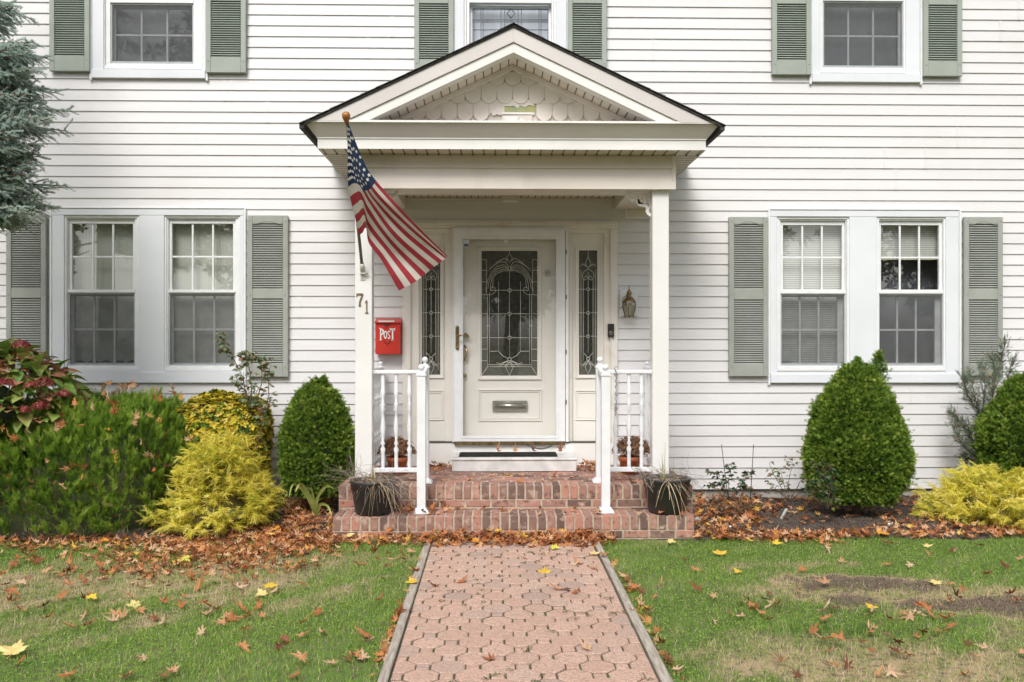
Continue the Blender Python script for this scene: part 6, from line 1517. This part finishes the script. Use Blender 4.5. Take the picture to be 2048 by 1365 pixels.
# ============================================================= GRASS
def blade(seed):
    r = np.random.default_rng(seed); b = r.uniform(.2, .6); V = []
    for s, w in ((0, .5), (.5, .42), (1, .06)): V += [(-w*.07, b*s*s, s), (w*.07, b*s*s, s)]
    return np.array(V), np.array([[0, 1, 3, 2], [2, 3, 5, 4]])
BL = [blade(i) for i in range(8)]
def yawframes(n, lean=.35):
    a = rng.uniform(0, 2*pi, n); Z = np.stack([rng.normal(0, lean, n), rng.normal(0, lean, n), np.ones(n)], 1); Z /= np.linalg.norm(Z, axis=1, keepdims=True); Yv = np.stack([np.cos(a), np.sin(a), np.zeros(n)], 1); X = np.cross(Yv, Z); X /= np.linalg.norm(X, axis=1, keepdims=True); Yv = np.cross(Z, X); return np.stack([X, Yv, Z], 2)
n = 260000; x = rng.uniform(-4.9, 5.1, n); y = -5.1+rng.random(n)*3.65; ok = ~((x > PX0-.005) & (x < PX1+.005)) & (y < np.where(x > 0, -1.60, -1.62-.06*(-x-1.0))+.06*np.sin(x*5)+.05*np.sin(x*13+2)); 
bare = baremask(x, y); dry = drymask(x, y); ok &= rng.random(n) > bare*.90; ok &= rng.random(n) > .35*dry
pat = fnoise(x, y, 0, 1.7, 2); x, y, dry, pat = x[ok], y[ok], dry[ok], pat[ok]; n = len(x)
tuft = np.clip(ell(x, y, 1600, 1215, .55, .10)+ell(x, y, 1700, 1265, .4, .08)+ell(x, y, 130, 1225, .25, .06)+ell(x, y, 330, 1190, .25, .05), 0, 1)
S_ = np.stack([rng.uniform(.020, .034, n), np.ones(n)*.03, rng.uniform(.014, .038, n)*(1+.7*tuft+.2*dry)*(1+.45*np.clip(fnoise(x, y, 0, 9, 11), 0, 1))+.004*pat], 1)[:, None, :].reshape(n, 3)
isdry = rng.random(n) < (.06+.74*dry*(1-tuft)+.07*np.clip(pat, 0, 1))
rn = np.where(isdry, rng.uniform(.68, 1, n), np.clip(rng.normal(.33, .2, n)+.15*pat+.09*fnoise(x, y, 0, 12, 7)-.12*tuft, 0, .62))
M_gr = leafm('grass_blades', [(0,(.045,.115,.018)),(.2,(.12,.24,.03)),(.4,(.23,.39,.05)),(.6,(.43,.57,.12)),(.68,(.44,.36,.18)),(.85,(.66,.53,.33)),(1,(.84,.72,.52))], .33, .55)
V, F, r = multi(BL, np.stack([x, y, lawnz(x, y)-.002], 1), yawframes(n), S_, rn); go = fastmesh('grass', V, F, M_gr, r)
tag(go, 'short green and straw coloured lawn grass', 'grass', kind='stuff')
n = 170000; x = rng.uniform(-4.9, 5.1, n); y = -5.1+rng.random(n)*3.65; ok = ~((x > PX0-.005) & (x < PX1+.005)) & (y < -1.62+.05*np.sin(x*5)); bare = baremask(x, y); dry = drymask(x, y); ok &= rng.random(n) > np.maximum(bare*.93, dry*.85); ok &= fnoise(x, y, 0, 2.2, 9) > -.5
x, y = x[ok], y[ok]; n = len(x); LF = mk([kite((0, 0, 0), (0, 1, .15), 1, .8)])
V, F, r = inst(*LF, np.stack([x, y, lawnz(x, y)+rng.uniform(.006, .022, n)], 1), tiltframes(n, .35), rng.uniform(.006, .012, n), np.clip(rng.normal(.38, .13, n), 0, .62))
tag(fastmesh('clover', V, F, M_gr, r), 'small clover leaves through the lawn', 'ground cover', kind='stuff')
# bark chips and crumbs on the bed and the bare patches
n = 15000; x = rng.uniform(-5.2, 5.6, n); y = rng.uniform(-1.66, -.02, n); q = (x < lx0-.02) | (x > lx1+.02); x, y = x[q], y[q]
xb_ = rng.uniform(1.0, 5.3, 60000); yb__ = rng.uniform(-3.6, -2.3, 60000); q = rng.random(60000) < .45*baremask(xb_, yb__); z_ = np.concatenate([bz(x, y)+.004, lawnz(xb_[q], yb__[q])+.002]); x = np.concatenate([x, xb_[q]]); y = np.concatenate([y, yb__[q]]); n = len(x)
CH_ = mk([kite((0, 0, 0), (0, 1, 0), 1, .45), kite((0, 0, 0), (.1, 1, .1), .9, .4, (1, 0, 0))])
V, F, r = inst(*CH_, np.stack([x, y, z_], 1), tiltframes(n, .5), rng.uniform(.006, .026, n)*np.where(y < -2, .5, 1), rng.random(n))
tag(fastmesh('mulch_chips', V, F, leafm('chips', [(0,(.03,.02,.015)),(.5,(.09,.06,.045)),(.85,(.19,.14,.10)),(1,(.36,.29,.22))], .02, .9), r), 'dark bark chips and soil crumbs in the bed', 'mulch', kind='stuff')
# moss and crumbs of soil in the paver joints
n = 900; x = rng.uniform(wx0, wx1, n); y = rng.uniform(-4.9, -1.7, n); k = fnoise(x, y, 0, 6, 6) > .35; x, y = x[k], y[k]; n = len(x)
for q in range(0): pass
cl = [(x_+rng.normal(0, .012, 16), y_+rng.normal(0, .008, 16)) for x_, y_ in zip(x[:70], y[:70])]
xx = np.concatenate([c_[0] for c_ in cl]); yy = np.concatenate([c_[1] for c_ in cl]); q = (xx > wx0) & (xx < wx1); xx, yy = xx[q], yy[q]; n = len(xx)
V, F, r = inst(*LF, np.stack([xx, yy, np.full(n, .016)], 1), tiltframes(n, .6), rng.uniform(.006, .012, n), np.where(rng.random(n) < .5, .15, .75))
tag(fastmesh('joint_weeds', V, F, leafm('weeds', [(0,(.05,.10,.03)),(.5,(.12,.13,.06)),(1,(.20,.15,.09))], .1), r), 'tiny weeds and crumbs in the joints of the walk', 'weeds', kind='stuff')

# ============================================================= UNSEEN TREES ADDED BEHIND THE CAMERA (only for the panes to mirror)
M_tr = leafm('mirror_foliage', [(0,(.03,.05,.015)),(.5,(.08,.10,.03)),(.8,(.20,.14,.04)),(1,(.30,.17,.05))], .2)
for i, (x_, y_, h_, r_) in enumerate(((-21,-29,15,4.6),(-10.5,-33,18,5.2),(.5,-30,13,4.4),(9.5,-34,17,5.0),(20,-30,14,4.6))):
    t = thing('mirror_tree', 'unseen broad tree added across the road for the window panes to mirror', 'tree', (x_, y_, 0), 'unseen trees added for the panes to mirror')
    m = MB(); m.tube([(x_,y_,-.1),(x_+.2,y_,h_*.3),(x_,y_+.2,h_*.8)], [.35,.26,.06], 8)
    for k in range(22):
        a = k*2.4; z0 = h_*(.22+.5*k/22); m.tube([(x_,y_,z0),(x_+math.cos(a)*r_*.5,y_+math.sin(a)*r_*.5,z0+1.2),(x_+math.cos(a)*r_*.9,y_+math.sin(a)*r_*.9,z0+2.0)], [.11,.07,.02], 5)
    m.build('trunk', M_wood, t)
    P, D, k = egg(None, [(0,.3),(.2,.8),(.45,1),(.75,.8),(.92,.45),(1,.05)], (x_, y_, h_*.2), r_, r_, h_*.8, 2600, .75, .3, 40+i); n = len(P)
    V, F, r = inst(*mk([kite((0, 0, 0), (math.cos(q), math.sin(q), .2), 1, .5) for q in (0, 1.3, 2.5, 3.8, 5.1)]), P, frames(D+rng.normal(0, .7, (n, 3)), rng.uniform(0, 6, n)), rng.uniform(.22, .5, n), rng.random(n), .1)
    fastmesh('crown', V, F, M_tr, r, t)
EXPOSURE = 0.57
# ============================================================= CAMERA / LIGHT
cd = bpy.data.cameras.new('camera'); cam = bpy.data.objects.new('camera', cd); col.objects.link(cam)
cd.sensor_width = 36; cd.sensor_fit = 'HORIZONTAL'; cd.lens = F_PX/2048*36; cd.clip_start = .05; cd.clip_end = 2000
cam.location = CAM; cam.rotation_euler = (R(90), 0, -YAW); scene.camera = cam
EL, AZ = R(48), R(195)     # sun in front of the house, high, a little to one side
w = bpy.data.worlds.new('World'); scene.world = w; w.use_nodes = True; nt = w.node_tree; nt.nodes.clear()
sk = nt.nodes.new('ShaderNodeTexSky'); sk.sky_type = 'NISHITA'; sk.sun_disc = False; sk.sun_elevation = EL; sk.sun_rotation = AZ; sk.air_density = 1; sk.dust_density = 3; sk.ozone_density = .6
hs = nt.nodes.new('ShaderNodeHueSaturation'); hs.inputs['Saturation'].default_value = .25
bg = nt.nodes.new('ShaderNodeBackground'); bg.inputs['Strength'].default_value = .13
ou = nt.nodes.new('ShaderNodeOutputWorld'); nt.links.new(sk.outputs[0], hs.inputs['Color']); nt.links.new(hs.outputs[0], bg.inputs[0]); nt.links.new(bg.outputs[0], ou.inputs[0])
ld = bpy.data.lights.new('sun', 'SUN'); ld.energy = 1.7; ld.angle = R(22); ld.color = (1, .965, .91)
lo = bpy.data.objects.new('sun', ld); col.objects.link(lo)
d = Vector((math.sin(AZ)*math.cos(EL), math.cos(AZ)*math.cos(EL), math.sin(EL)))    # towards the sun
lo.rotation_euler = (-d).to_track_quat('-Z', 'Y').to_euler(); lo.location = d*20
scene.view_settings.view_transform = 'Standard'; scene.view_settings.look = 'None'; scene.view_settings.exposure = EXPOSURE; scene.view_settings.gamma = 1
scene.cycles.max_bounces = 8; scene.cycles.transparent_max_bounces = 16; scene.cycles.diffuse_bounces = 4; scene.cycles.glossy_bounces = 3; scene.cycles.use_denoising = True; scene.cycles.caustics_reflective = False
